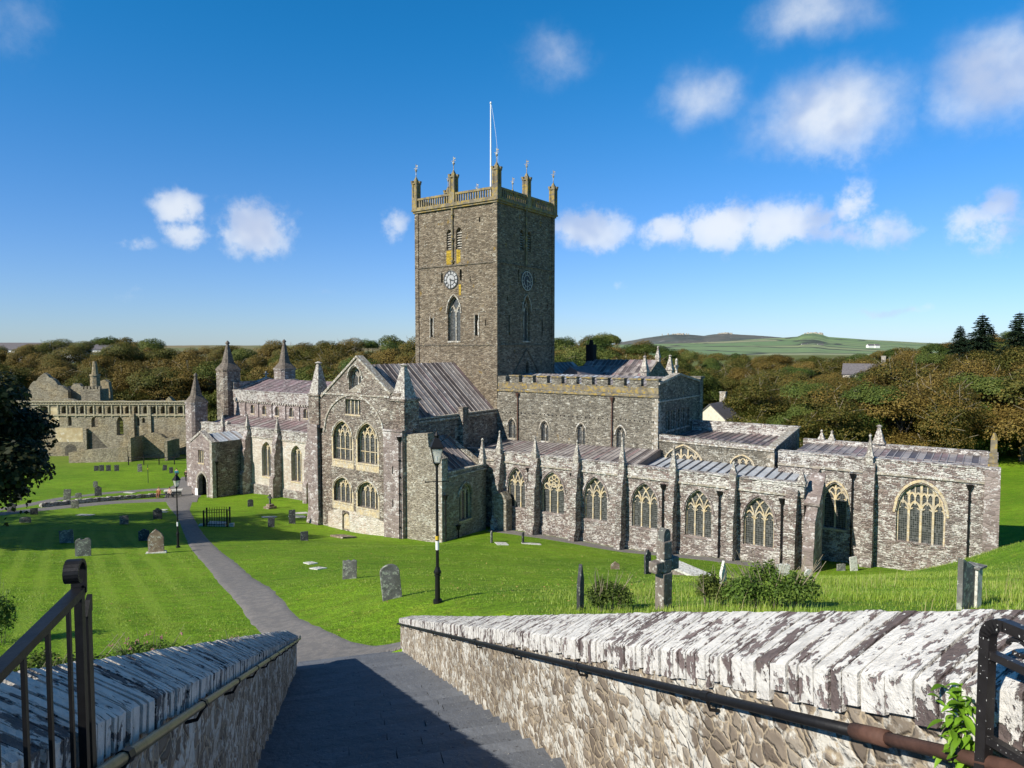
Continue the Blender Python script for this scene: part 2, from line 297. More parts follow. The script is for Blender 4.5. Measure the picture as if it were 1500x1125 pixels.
setin(t,b,'Base Color',c); setin(t,b,'Roughness',.6); setin(t,b,'Subsurface Weight',0.); M['blade']=m
M['asphalt']=plain('path_asphalt',(.215,.198,.18),.9,.18,9.,.01,col2=(.175,.165,.155),stretch=(1,1,1),spots=.02)
m,t,b=newmat('step_slate'); co=t('ShaderNodeTexCoord').outputs['Object']; g=t('ShaderNodeNewGeometry').outputs['Random Per Island']
c=t.mix(t.noise(co,2.5,4.,.6),(.10,.11,.13),(.165,.175,.19)); c=t.mix(.9,c,t.ramp(g,[(0.,.86),(1.,1.14)]),'MULTIPLY'); c=t.mix(t.smooth(t.noise(co,16.,3.),.66,.70),c,(.05,.05,.055)); c=t.mix(t.smooth(t.noise(co,45.,1.),.72,.74),c,(.3,.3,.28))
setin(t,b,'Base Color',c); setin(t,b,'Roughness',.6); setin(t,b,'Specular IOR Level',.35); bump(t,b,t.noise(co,9.,5.,.6),.02); M['slate']=m
def leafmat(name,stops,per=.5,trans=.25,rough=.65):
    m,t,b=newmat(name); oi=t('ShaderNodeObjectInfo').outputs['Random']; co=t('ShaderNodeTexCoord').outputs['Object']
    n_=t.noise(co,.55,3.,.6); g=t('ShaderNodeNewGeometry').outputs['Random Per Island']
    f=t.math('ADD',t.math('MULTIPLY',oi,per),t.math('ADD',t.math('MULTIPLY',n_,.9-per*.5),t.math('MULTIPLY',t.math('SUBTRACT',g,.5),.35)),)
    c=t.ramp(t.math('SUBTRACT',f,.12),stops)
    c=t.mix(1.,c,t.ramp(g,[(0.,.6),(1.,1.35)]),'MULTIPLY')
    setin(t,b,'Base Color',c); setin(t,b,'Roughness',rough); setin(t,b,'Specular IOR Level',.25)
    tr=t('ShaderNodeBsdfTranslucent',{'Color':c}); ms=t('ShaderNodeMixShader',{0:trans,1:b.outputs[0],2:tr.outputs[0]})
    t.l.new(ms.outputs[0],[n for n in t.n if n.type=='OUTPUT_MATERIAL'][0].inputs[0]); return m
M['leafB']=leafmat('autumn_leaves',[(.1,(.085,.105,.018)),(.35,(.118,.108,.022)),(.6,(.172,.112,.024)),(.85,(.205,.16,.040))])
M['leafG']=leafmat('green_leaves',[(.1,(.045,.08,.014)),(.5,(.09,.125,.022)),(.9,(.17,.165,.04))])
M['leafY']=leafmat('dark_leaves',[(.1,(.012,.022,.007)),(.5,(.02,.032,.009)),(.9,(.05,.035,.01))],.2,.15)
M['conif']=leafmat('conifer_needles',[(.1,(.012,.03,.014)),(.9,(.03,.05,.02))],.2,.1)
M['leafH']=leafmat('hedge_leaves',[(.1,(.05,.10,.015)),(.5,(.10,.17,.025)),(.9,(.20,.24,.05))],.2,.25)
M['leafF']=leafmat('bright_fern_leaves',[(.1,(.14,.30,.02)),(.9,(.26,.42,.04))],.1,.3,.4)
M['bark']=plain('bark',(.10,.085,.065),.95,.4,5.,.03)
M['gs']=plain('gravestone_grey',(.17,.165,.155),.9,.4,5.,.02,col2=(.11,.11,.10),lich=.4,lichc=(.40,.42,.34))
M['gsd']=plain('gravestone_shaded_dark',(.05,.052,.055),.8,.35,5.,.015,lich=.32,lichc=(.26,.28,.24))  # dark tone includes the shade on the stones' east faces; also clock numerals
M['gsb']=plain('gravestone_brown',(.25,.19,.13),.9,.4,4.,.02,col2=(.17,.12,.09),lich=.35,lichc=(.50,.48,.42))
M['gsw']=plain('gravestone_white_lichen',(.42,.41,.36),.9,.35,6.,.03,lich=.7,lichc=(.66,.66,.60))
M['oldcross']=plain('old_cross_stone',(.21,.18,.15),.95,.4,7.,.03,col2=(.16,.135,.115),lich=.3,lichc=(.55,.54,.48),stretch=(1,1,.5))
# ================================================================ CATHEDRAL (local axes: x east, y north, z up from its floor)
A35=math.radians(-35); OX,OY,GZ=-1.58,73.,-17.3
def cw(e,n,h): # cathedral -> world
    return (OX+.81915*e+.57358*n, OY-.57358*e+.81915*n, GZ+h)
CA=thing('cathedral',(OX,OY,GZ),A35,'large grey stone cathedral with a square clock tower and leaded roofs in the hollow','cathedral')
def archpts(x0,x1,zsp,za,n=8,k=.25,lo=0.,hi=1.):
    w=(x1-x0)/2; xm=(x0+x1)/2; r=za-zsp
    f=lambda t_: r*(math.sqrt(max(0,1-(1-t_)**2))*(1-k)+t_*k)
    R=[(x1-w*i/n, zsp+f(i/n)) for i in range(n+1)]; L=[(x0+w*i/n, zsp+f(i/n)) for i in range(n,-1,-1)]
    return R+L[1:]
def archz(x,x0,x1,zsp,za,k=.25):
    w=(x1-x0)/2; t_=1-abs(x-(x0+x1)/2)/w
    if t_<=0: return zsp if t_>-1e-6 else -1e9
    return zsp+(za-zsp)*(math.sqrt(max(0,1-(1-t_)**2))*(1-k)+t_*k)
def hole(x0,x1,sill,zsp,za,k=.25): return [(x0,sill),(x1,sill)]+archpts(x0,x1,zsp,za,k=k)
def ring(mb,fr,pts,w_,d0,d1,m=0,out=True):
    # band along an open polyline, offset outward (or inward) by w_
    n=len(pts); off=[]
    for i,(a,b) in enumerate(pts):
        p=pts[max(i-1,0)]; q=pts[min(i+1,n-1)]; dx,dz=q[0]-p[0],q[1]-p[1]; l=math.hypot(dx,dz) or 1
        sg=1 if out else -1; off.append((a+dz/l*w_*sg,b-dx/l*w_*sg))
    for i in range(n-1):
        q=[pts[i],off[i],off[i+1],pts[i+1]] if out else [off[i],pts[i],pts[i+1],off[i+1]]
        mb.prism(q,fr,d0,d1,m)
JIT=[0]
def wbar(mb,fr,p,q,w_,d0,d1):
    JIT[0]=(JIT[0]+1)%7; j=JIT[0]*.003
    dx,dz=q[0]-p[0],q[1]-p[1]; l=math.hypot(dx,dz)
    if l<1e-4: return
    ex,ez=dx/l*w_*.35,dz/l*w_*.35; nx,nz=dz/l*w_/2,-dx/l*w_/2
    p=(p[0]-ex,p[1]-ez); q=(q[0]+ex,q[1]+ez)
    mb.prism([(p[0]+nx,p[1]+nz),(q[0]+nx,q[1]+nz),(q[0]-nx,q[1]-nz),(p[0]-nx,p[1]-nz)],fr,d0+j,d1-j)
def window(fr,x0,x1,sill,zsp,za,lights=3,style='inter',stone='cream',depth=.32,hood='greyst',bw=.11,k=.25,transom=False,flat=False,surround=None,parent=None):
    parent=parent or CA
    w_=x1-x0; mb=MB(); d0,d1=depth-.10,depth+.06
    if flat: op=[(x1,sill),(x1,za),(x0,za),(x0,sill)]
    else: op=[(x1,sill)]+archpts(x0,x1,zsp,za,k=k)+[(x0,sill)]
    ring(mb,fr,op,bw*.8,d0-.012,d1+.012,out=False)
    top=lambda x:(za if flat else archz(x,x0,x1,zsp,za,k))
    xs=[x0+w_*i/lights for i in range(lights+1)]; lw=w_/lights
    hz=zsp if not flat else za-.45
    if style=='perp': hz=zsp+(za-zsp)*.08
    for x in xs[1:-1]:
        zt=top(x)-.03 if style in('perp','plain') else hz
        wbar(mb,fr,(x,sill),(x,zt),bw,d0,d1)
    def arc(pts):
        for a,b in zip(pts,pts[1:]):
            if a[1]<top(a[0])-.01 and b[1]<top(b[0])-.01 and x0<a[0]<x1 and x0<b[0]<x1: wbar(mb,fr,a,b,bw*.85,d0,d1)
    # little pointed heads of the lights
    for i in range(lights):
        zc=hz-.0; ap=archpts(xs[i]+.02,xs[i+1]-.02,zc-.05,zc+lw*.75,6)
        arc(ap)
        c=(xs[i]+xs[i+1])/2
        for sgn in(-1,1): # cusps
            wbar(mb,fr,(c+sgn*lw*.42,zc-lw*.02),(c+sgn*lw*.20,zc+lw*.12),bw*.5,d0+.03,d1-.03)
    if style=='inter':
        full=archpts(x0,x1,zsp,za,12,k)
        for x in xs[1:-1]:
            arc([(a+(x-x0),b) for a,b in reversed(full[len(full)//2:])]); arc([(a-(x1-x),b) for a,b in full[:len(full)//2+1]])
    elif style=='perp':
        h2=zsp+(za-zsp)*.5
        for i in range(lights):
            c=(xs[i]+xs[i+1])/2; z1=zsp+lw*.75
            if top(c)-.1>z1: wbar(mb,fr,(c,z1),(c,top(c)-.03),bw*.6,d0,d1)
        for i in range(lights):
            for xa in(xs[i],(xs[i]+xs[i+1])/2):
                xb=xa+lw/2; arc(archpts(xa,xb,h2+.05,h2+.05+lw*.35,4))
    elif style=='rose':
        c=(x0+x1)/2; cz=zsp+(za-zsp)*.52; R=(za-zsp)*.30
        for k2 in range(6):
            a0=k2*math.pi/3+.5; pc=(c+R*.62*math.cos(a0),cz+R*.62*math.sin(a0))
            pp=[(pc[0]+R*.38*math.cos(q*math.pi/4),pc[1]+R*.38*math.sin(q*math.pi/4)) for q in range(9)]
            for a,b in zip(pp,pp[1:]): wbar(mb,fr,a,b,bw*.55,d0,d1)
        pp=[(c+R*1.12*math.cos(q*math.pi/8),cz+R*1.12*math.sin(q*math.pi/8)) for q in range(17)]
        for a,b in zip(pp,pp[1:]): wbar(mb,fr,a,b,bw*.8,d0,d1)
        for sg in(-1,1):
            cc=(c+sg*w_*.30,zsp+(za-zsp)*.22); r=w_*.11
            pp=[(cc[0]+r*math.cos(q*math.pi/5),cc[1]+r*math.sin(q*math.pi/5)) for q in range(11)]
            for a,b in zip(pp,pp[1:]): wbar(mb,fr,a,b,bw*.6,d0,d1)
    elif style=='Y' and lights==2:
        c=(x0+x1)/2
        arc([(c,hz)]+[(c-w_*.18,hz+(za-zsp)*.25),(c-w_*.2,hz+(za-zsp)*.45)])
        arc([(c,hz)]+[(c+w_*.18,hz+(za-zsp)*.25),(c+w_*.2,hz+(za-zsp)*.45)])
    if transom: wbar(mb,fr,(x0,transom),(x1,transom),bw*.6,d0,d1)
    o=mb.build('window',M[stone],parent)
    g=MB(); gp=([(x0,sill),(x1,sill),(x1,za),(x0,za)] if flat else hole(x0,x1,sill,zsp,za,k))
    g.prism(gp,fr,depth,depth+.03); g.build('glass',M['glass'],o)
    s_=MB(); s_.prism([(x0-.05,sill-.16),(x1+.05,sill-.16),(x1+.05,sill-.004),(x0-.05,sill-.004)],fr,-.05,depth-.02)
    s_.build('sill',M[surround or stone],o)
    if hood and not flat:
        hb=MB(); ring(hb,fr,archpts(x0-.10,x1+.10,zsp-.12,za+.13,k=k),.12,-.10,.05); hb.build('hood_mould',M[hood],o)
    return o
Sf=lambda n:frame((0,n,0),(1,0,0))   # wall facing south at y=n : a=x
Ef=lambda e:frame((e,0,0),(0,1,0))   # wall facing east at x=e : a=y
def wallS(name,n,outline,holes,mat,t_=.7,rev=None):
    mb=MB(); mb.slab(Sf(n),outline,holes,t_,0,1 if rev else None); return mb.build(name,[M[mat]]+([M[rev]] if rev else []),CA)
def wallE(name,e,outline,holes,mat,t_=.7):
    mb=MB(); mb.slab(Ef(e),outline,holes,t_); return mb.build(name,M[mat],CA)
def rc(a0,a1,b0,b1): return [(a0,b0),(a1,b0),(a1,b1),(a0,b1)]
def prof(mb,pts,x0,x1,m=0): # (y,z) polygon extruded in x ; polygon ccw seen from +x
    mb.prism(pts,Ef(x1),0,x1-x0,m)
def pyramid(mb,cx,cy,z0,z1,r,n=4,m=0):
    mb.frust(cx,cy,z0,z1,r,.04,n,math.pi/4 if n==4 else math.pi/8,m)
def pinnacle(cx,cy,z0,z1,z2,w_,mat='pinn',n=4,knob=True):
    mb=MB(); r=w_/2*(math.sqrt(2) if n==4 else 1.08)
    mb.frust(cx,cy,z0,z1,r,r*.93,n,math.pi/4 if n==4 else math.pi/8)
    mb.frust(cx,cy,z1-.02,z1+.12,r*1.22,r*1.18,n,math.pi/4 if n==4 else math.pi/8)
    mb.frust(cx,cy,z1+.12,z2-.12,r*1.02,r*.22,n,math.pi/4 if n==4 else math.pi/8)
    if knob:
        mb.frust(cx,cy,z2-.16,z2-.04,r*.22,r*.42,6); mb.frust(cx,cy,z2-.04,z2+.1,r*.42,r*.1,6)
    return mb.build('pinnacle',M[mat],CA)
def roofp(a,b,c,d,nb,mats,bat=.05,bw=.06,parent=None,rows=0):
    # a,b along eave, d,c along ridge (a-d and b-c up the slope); panels get one of several lead materials
    a,b,c,d=map(Vector,(a,b,c,d)); nv=(b-a).cross(d-a).normalized(); mb=MB(); rr=random.Random(nb*7+int(a.x*3))
    if nv.z<0: nv=-nv
    for i in range(nb):
        f0,f1=i/nb,(i+1)/nb; rws=rows or 1
        for j in range(rws):
            g0,g1=j/rws,(j+1)/rws
            P=lambda f,g: a.lerp(b,f).lerp(d.lerp(c,f),g)
            q=[P(f0,g0),P(f1,g0),P(f1,g1),P(f0,g1)]
            up=nv*(rr.random()*.012)
            mb.hexa([v-nv*.12 for v in q]+[v+up for v in q],rr.randrange(len(mats)))
    o=mb.build('roof',[M[x] for x in mats],parent or CA)
    sb=MB()
    for i in range(1,nb):
        f=i/nb; sb.rod(a.lerp(b,f)+nv*.03,d.lerp(c,f)+nv*.03,bw,bat,nv)
    for j in range(1,rows): 
        sb.rod(a.lerp(d,j/rows)+nv*.02,b.lerp(c,j/rows)+nv*.02,bw*.8,bat*.6,nv)
    if sb.v: sb.build('roof_rolls',M[mats[-1]],o)
    return o
def band(fr,a0,a1,z,h_=.16,pr=.12,mat='greyst',z1=None,name='string_course',dp=.2):
    mb=MB(); z1=z if z1 is None else z1
    mb.prism([(a0,z-h_/2),(a1,z1-h_/2),(a1,z1+h_/2),(a0,z+h_/2)],fr,-pr,dp)
    return mb.build(name,M[mat],CA)
def pipe(x,y,z0,z1,mat='iron'):
    mb=MB(); mb.tube([(x,y,z0),(x,y,z1)],.06,8); mb.frust(x,y,z1-.05,z1+.35,.10,.24,8)
    z=z0+1.2
    while z<z1-.5: mb.frust(x,y,z,z+.09,.10,.10,8); z+=1.5
    mb.build('drainpipe',M[mat],CA)
def coping(fr,pts,w_=.16,d0=-.12,d1=.75,mat='greyst'):
    mb=MB(); ring(mb,fr,pts,w_,d0,d1,out=False); return mb.build('coping',M[mat],CA)
# ---------------- tower
TW_,TD=-11.4,11.3
hs_=[hole(-6.85,-6.15,27.9,29.7,30.15),hole(-5.5,-4.7,27.9,29.8,30.25),hole(-6.75,-4.95,17.95,21.1,22.85),
     hole(-7.68,-7.42,24.4,25.3,25.5),hole(-5.02,-4.72,24.5,25.5,25.75),rc(-9.3,-8.82,18.4,20.5),rc(-2.95,-2.4,18.5,20.7),rc(-1.55,-1.42,19.5,20.2),rc(-3.6,-3.5,24.3,24.9),rc(-2.35,-2.15,30.5,31.0)]
wallS('tower_wall',0,rc(TW_,0,6,32.5),hs_,'tower',.8)
he=[hole(4.3,5.0,27.9,29.7,30.15),hole(5.75,6.45,27.9,29.7,30.15),hole(4.85,6.35,17.95,21.3,22.9),rc(3.9,4.15,24.4,25.7),rc(6.95,7.2,24.4,25.7),rc(2.1,2.4,18.6,20.7),rc(8.7,9.0,18.6,20.5),rc(1.8,2.0,22.2,22.8),rc(9.9,10.1,21.6,22.2),hole(5.5,6.1,14.3,15.3,15.7)]
wallE('tower_wall',0,rc(.8,TD,6,32.5),he,'tower',.8)
mb=MB(); mb.box(TW_+.01,-.81,TD-.8,TD,6,32.5); mb.box(TW_,TW_+.8,.81,TD-.81,6,32.5); mb.build('tower_wall',M['tower'],CA)
mb=MB(); mb.box(TW_+.8,-.8,.8,TD-.8,32.0,32.3); mb.build('roof',M['leadA'],CA)
for x0,x1,yy in((-6.85,-6.15,0),(-5.5,-4.7,0)):
    mb=MB()
    for i in range(7): z=28.0+i*.27; mb.hexa([(x0,.14,z),(x1,.14,z),(x1,.5,z+.23),(x0,.5,z+.23),(x0,.14,z+.05),(x1,.14,z+.05),(x1,.5,z+.28),(x0,.5,z+.28)])
    mb.box((x0+x1)/2-.03,(x0+x1)/2+.03,.3,.42,27.95,30.0); mb.build('belfry_louvres',M['greyst'],CA)
for y0,y1 in((4.3,5.0),(5.75,6.45)):
    mb=MB()
    for i in range(7): z=28.0+i*.27; mb.hexa([(-.14,y0,z),(-.14,y1,z),(-.5,y1,z+.22),(-.5,y0,z+.22),(-.14,y0,z+.05),(-.14,y1,z+.05),(-.5,y1,z+.27),(-.5,y0,z+.27)])
    mb.box(-.42,-.3,(y0+y1)/2-.03,(y0+y1)/2+.03,27.95,30.0); mb.build('belfry_louvres',M['greyst'],CA)
window(Sf(0),-6.75,-4.95,17.95,21.1,22.85,2,'Y','greyst',.45,'greyst',.13)
window(Ef(0),4.85,6.35,17.95,21.3,22.9,2,'Y','greyst',.45,'greyst',.12)
for x0,x1 in((-9.3,-8.82),(-2.95,-2.4)):
    mb=MB(); mb.prism([(x0+.05,18.45),((x0+x1)/2+.12,18.45),((x0+x1)/2+.12,20.0),((x0+x1)/2,20.2),(x0+.05,20.0)],Sf(0),.3,.34)
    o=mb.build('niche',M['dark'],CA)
    q=MB(); q.box((x0+x1)/2+.0,(x0+x1)/2+.16,.1,.34,18.6,20.0); q.frust((x0+x1)/2+.08,.2,20.0,20.35,.1,.02,6)
    for xx in(x0-.02,x1+.02): q.box(xx-.05,xx+.05,-.08,.1,18.35,20.7); q.frust(xx,0,20.7,21.1,.07,.01,4)
    q.build('niche_shaft',M['greyst'],o)
for z in(26.2,17.5):
    band(Sf(0),TW_-.1,.12,z,.13,.10,'strg'); band(Ef(0),0,TD+.1,z,.13,.10,'strg')
mb=MB(); mb.box(-.42,.10,-.10,.42,12,32.4); mb.box(TW_-.1,TW_+.42,-.10,.42,12,32.4); mb.box(-.42,.10,TD-.42,TD+.1,12,32.4)
mb.build('corner_shaft',M['tower'],CA)
mb=MB(); mb.tube([(-5.95,-.12,26.3),(-5.95,-.12,32.4)],.11,6); mb.tube([(.12,5.35,26.3),(.12,5.35,32.4)],.11,6)
for z in(31.6,28.9,26.5): mb.frust(-5.95,-.12,z,z+.25,.2,.2,6)
mb.build('wall_shaft',M['ashlar'],CA)
mb=MB(); mb.prism(rc(-6.88,-6.18,25.9+.42,27.85),Sf(0),-.012,.05); mb.prism(rc(-5.45,-5.15,26.35,27.85),Sf(0),-.012,.05); mb.prism(rc(-5.12,-4.9,26.5,27.8),Sf(0),-.012,.05)
mb.prism(rc(-5.15,-4.85,22.9,24.1),Sf(0),-.008,.05)
mb.build('yellow_lichen_streak',M['yellowlichen'],CA)
mb=MB() # parapet
c_=(TW_/2,TD/2)
for z0,z1,pr in((32.35,32.55,.22),(32.55,32.75,.36),(32.75,32.95,.28)):
    mb.box(TW_-pr,pr,-pr,.4,z0,z1); mb.box(TW_-pr,pr,TD-.4,TD+pr,z0,z1); mb.box(-.4,pr-.01,.4,TD-.4,z0,z1); mb.box(TW_-pr+.01,TW_+.4,.4,TD-.4,z0,z1)
zt0,zt1=33.75,33.98
mb.box(TW_-.2,.2,-.2,.12,zt0,zt1); mb.box(TW_-.2,.2,TD-.12,TD+.2,zt0,zt1); mb.box(-.12,.19,.12,TD-.12,zt0,zt1); mb.box(TW_-.19,TW_+.12,.12,TD-.12,zt0,zt1)
N_=34
for i in range(1,N_):
    x=TW_+(-TW_)*i/N_; y=TD*i/N_
    for yy in(-.14,TD-.02): mb.box(x-.07,x+.07,yy,yy+.16,32.9,zt0+.01)
    for xx in(-.02,TW_-.14): mb.box(xx,xx+.16,y-.07,y+.07,32.9,zt0+.01)
mb.build('parapet',M['ashlar'],CA)
def tpin(x,y):
    mb=MB()
    mb.box(x-.36,x+.36,y-.36,y+.36,32.6,34.1)
    for dx in(-1,1):
        for dy in(-1,1): mb.box(x+dx*.25-.11,x+dx*.25+.11,y+dy*.25-.11,y+dy*.25+.11,34.1,35.65); mb.frust(x+dx*.3,y+dy*.3,35.6,36.0,.12,.22,4,.78)
    mb.box(x-.28,x+.28,y-.28,y+.28,34.1,35.8); mb.box(x-.4,x+.4,y-.4,y+.4,35.62,35.78); pyramid(mb,x,y,35.78,36.5,.42)
    o=mb.build('pinnacle',M['ashlar'],CA)
    q=MB(); q.tube([(x,y,36.4),(x,y,37.9)],.045,5); q.frust(x,y,37.0,37.2,.05,.16,6); q.frust(x,y,37.2,37.4,.16,.05,6); q.box(x-.02,x+.26,y-.012,y+.012,37.62,37.76); q.box(x-.3,x+.3,y-.02,y+.02,37.42,37.47)
    q.build('weathervane',M['greyst'],o)
for x in(TW_+.05,-5.85,-.05):
    for y in(.05,TD/2,TD-.05):
        if not(x==-5.85 and y==TD/2): tpin(x,y)
mb=MB(); mb.tube([(-5.4,6.2,32.2),(-5.4,6.2,45.2)],[.12,.06],8); mb.frust(-5.4,6.2,45.2,45.4,.12,.05,8); fp=mb.build('flagpole',M['white'],CA)
mb=MB(); mb.tube([(-5.3+.05*k_+.6*math.sin(k_/14*math.pi)*.9,6.2,45.0-k_*.86) for k_ in range(15)],.018,4); mb.build('halyard',M['white'],fp)
# clocks
def clock(fr,cx,cz,R,dial,num,hand):
    mb=MB(); pts=[(cx+R*math.cos(2*math.pi*i/40),cz+R*math.sin(2*math.pi*i/40)) for i in range(40)]
    mb.prism(pts,fr,-.08,.02); o=mb.build('clock_face',M[dial],CA)
    rb=MB()
    for rr_,w_ in((R*1.0,.09),(R*.60,.05)):
        p_=[(cx+rr_*math.cos(2*math.pi*i/40),cz+rr_*math.sin(2*math.pi*i/40)) for i in range(41)]; ring(rb,fr,p_,w_,-.125,-.085,out=False)
    rb.build('clock_ring',M[num],o)
    romans=['XII','I','II','III','IIII','V','VI','VII','VIII','IX','X','XI']
    nb=MB(); h_=R*.27
    for i,st_ in enumerate(romans):
        a=math.pi/2-i*math.pi/6; rad=(math.cos(a),math.sin(a)); tan=(math.sin(a),-math.cos(a)); W=sum({'I':.35,'V':.8,'X':.8}[ch] for ch in st_)*R*.105; pos=-W/2
        def pt(u_,v_): r_=R*.63+v_*h_; return (cx+rad[0]*r_+tan[0]*u_, cz+rad[1]*r_+tan[1]*u_)
        for ch in st_:
            wd={'I':.35,'V':.8,'X':.8}[ch]*R*.105
            segs={'I':[((.5,0),(.5,1))],'V':[((.1,1),(.5,0)),((.9,1),(.5,0))],'X':[((.1,0),(.9,1)),((.9,0),(.1,1))]}[ch]
            for (u0,v0),(u1,v1) in segs: wbar(nb,fr,pt(pos+u0*wd,v0),pt(pos+u1*wd,v1),R*.018,-.13,-.088)
            pos+=wd
    nb.build('numerals',M[num],o)
    for ang,ln,wd in((-15,.52,.10),(-90,.80,.07)):
        hb=MB(); a=math.radians(ang); wbar(hb,fr,(cx-math.cos(a)*R*.12,cz-math.sin(a)*R*.12),(cx+math.cos(a)*R*ln,cz+math.sin(a)*R*ln),wd*R,-.17,-.135-.01*(ln>.6)); hb.build('clock_hand',M[hand],o)
M['dialw']=plain('pale_clock_dial',(.36,.36,.355),.8,.15,6.,col2=(.42,.42,.42)); M['dialb']=plain('dark_clock_dial',(.06,.06,.065),.7,.2,6.); M['numw']=plain('faded_gilt',(.42,.40,.36),.7,.1,6.)
clock(Sf(0),-6.22,24.65,1.0,'dialw','gsd','gsd'); clock(Ef(0),5.55,24.6,1.08,'dialb','numw','numw')
# old roof crease on east face
mb=MB(); ring(mb,Ef(0),[(2.6,13.9),(5.6,17.0),(8.4,13.9)],.12,-.12,.05,out=False); mb.build('roof_crease',M['strg'],CA)
# ---------------- south transept
G=-14.2
hs_=[hole(-9.25,-6.58,6.5,8.75,10.2),hole(-5.85,-3.2,6.45,8.8,10.2),hole(-9.25,-6.66,2.4,3.7,4.78),hole(-5.9,-3.2,2.25,3.7,4.72),rc(-7.45,-5.4,10.95,12.35),hole(-6.95,-5.25,13.2,14.5,15.45),hole(-8.05,-7.1,-.2,.95,1.4)]
wallS('transept_wall',G,[(-11.2,-2),(-.2,-2),(-.2,13.2),(-1.4,13.1),(-5.8,16.45),(-10.9,12.5),(-11.2,12.3)],hs_,'trans',.8)
window(Sf(G),-9.25,-6.58,6.5,8.75,10.2,4,'inter',transom=7.5,depth=.42,hood='greyst'); window(Sf(G),-5.85,-3.2,6.45,8.8,10.2,4,'inter',transom=7.5,depth=.42,hood='greyst')
window(Sf(G),-9.25,-6.66,2.4,3.7,4.78,4,'perp',depth=.42,hood='greyst'); window(Sf(G),-5.9,-3.2,2.25,3.7,4.72,4,'perp',depth=.42,hood='greyst')
window(Sf(G),-7.45,-5.4,10.95,12.35,12.35,4,'perp',flat=True,depth=.3)
window(Sf(G),-6.95,-5.25,13.2,14.5,15.45,2,'Y','greyst',.55,'greyst',.13)
mb=MB() # cream jamb surrounds of the four big windows
for x0,x1,s0,sp,ap in((-9.25,-6.58,6.5,8.75,10.2),(-5.85,-3.2,6.45,8.8,10.2),(-9.25,-6.66,2.4,3.7,4.78),(-5.9,-3.2,2.25,3.7,4.72)):
    ring(mb,Sf(G),[(x1,s0-.3)]+archpts(x1-(x1-x0),x1,sp,ap)+[(x0,s0-.3)],.2,-.03,.3)
    mb.prism(rc(x0-.2,x1+.2,s0-.75,s0-.2),Sf(G),-.034,.1)
mb.build('window_surround',M['cream'],CA)
mb=MB(); ring(mb,Sf(G),archpts(-10.45,-2.35,9.0,12.72,14,.05),.16,-.10,.1); mb.build('relieving_arch',M['greyst'],CA)
mb=MB(); mb.prism([(-10.2,-1),(-8.1,-1),(-8.1,1.5),(-7.9,1.6),(-7.3,1.6),(-7.05,1.45),(-7.05,-1),(-2.4,-1),(-2.3,1.2),(-3.6,1.5),(-5,1.45),(-6.4,1.7),(-8.2,1.75),(-10.1,1.2)],Sf(G),-.03,.05); mb.build('limewash_patch',M['pale'],CA)
mb=MB(); mb.prism(hole(-8.05,-7.1,-.2,.95,1.4),Sf(G),.12,.3); d=mb.build('blocked_door',M['cream'],CA)
band(Sf(G),-10.8,-1.6,12.78,.14,.09,'greyst')
coping(Sf(G),[(-1.35,13.15),(-5.8,16.5),(-10.95,12.55)],.22)
mb=MB(); mb.prism([(-6.95,13.2),(-5.25,13.2),(-5.25,14.0)],Sf(G),.02,.5); mb.build('weathered_sill',M['greyst'],CA)
wallE('transept_wall',0,[(G+.8,-2),(-.02,-2),(-.02,10.75),(G+.8,10.75)],[],'trans',.8)
band(Ef(0),G+.8,0,10.4,.18,.12,'greyst'); coping(Ef(0),[(-.05,10.76),(G+.8,10.76)],.12,-.1,.5)
mb=MB(); mb.box(-11.3,-10.5,G+.8,0,-2,10.75); mb.build('transept_wall',M['trans'],CA)
mb=MB(); prof(mb,[(-6.4,-1),(-5.5,-1),(-5.5,11.4),(-6.4,11.4)],0,.55); mb.build('buttress',M['trans'],CA)
roofp((-.3,G+.8,10.7),(-.3,-.05,10.7),(-5.8,-.05,15.6),(-5.8,G+.8,15.6),20,['leadA','leadD','leadB','leadA','leadA'],.07,.09)
roofp((-11.2,-.05,10.7),(-11.2,G+.8,10.7),(-5.8,G+.8,15.6),(-5.8,-.05,15.6),14,['leadA','leadB'],.07,.09)
# turrets at the transept corners
mb=MB(); mb.box(-12.7,-11.2,G-.35,G+1.2,-2,9.7); mb.hexa([(-12.95,G-.8,-2),(-10.95,G-.8,-2),(-10.95,G,-2),(-12.95,G,-2),(-12.7,G-.36,1.1),(-11.1,G-.36,1.1),(-11.1,G,1.1),(-12.7,G,1.1)]); mb.build('corner_turret',M['purple'],CA)
mb=MB(); mb.box(-12.6,-11.1,G-.2,G+1.2,9.7,12.5); mb.box(-12.72,-10.98,G-.3,G+1.3,12.45,12.65); mb.build('corner_turret',M['trans'],CA)
pinnacle(-11.85,G+.5,12.5,12.65,15.75,1.3,'pinn')
mb=MB(); mb.box(-2.1,.25,G-.35,G+.8,-2,9.75); mb.box(-2.2,.35,G-.45,G+.9,9.75,9.9); mb.build('corner_turret',M['purple'],CA)
mb=MB(); mb.box(-1.45,.35,G-.15,G+1.75,9.9,12.5); mb.box(-1.6,.5,G-.28,G+1.9,12.45,12.65); mb.build('corner_turret',M['trans'],CA)
pinnacle(-.5,G+.75,12.5,12.65,15.7,1.5,'pinn')
mb=MB(); mb.prism(rc(-1.02,-.9,2.9,3.6),Sf(G-.35),-.004,.01); mb.prism(rc(-1.02,-.9,5.9,6.6),Sf(G-.35),-.004,.01); mb.build('arrow_slit',M['dark'],CA)
pipe(.02,G-.5,0,9.0); pipe(-11.0,G-.1,.5,9.0)
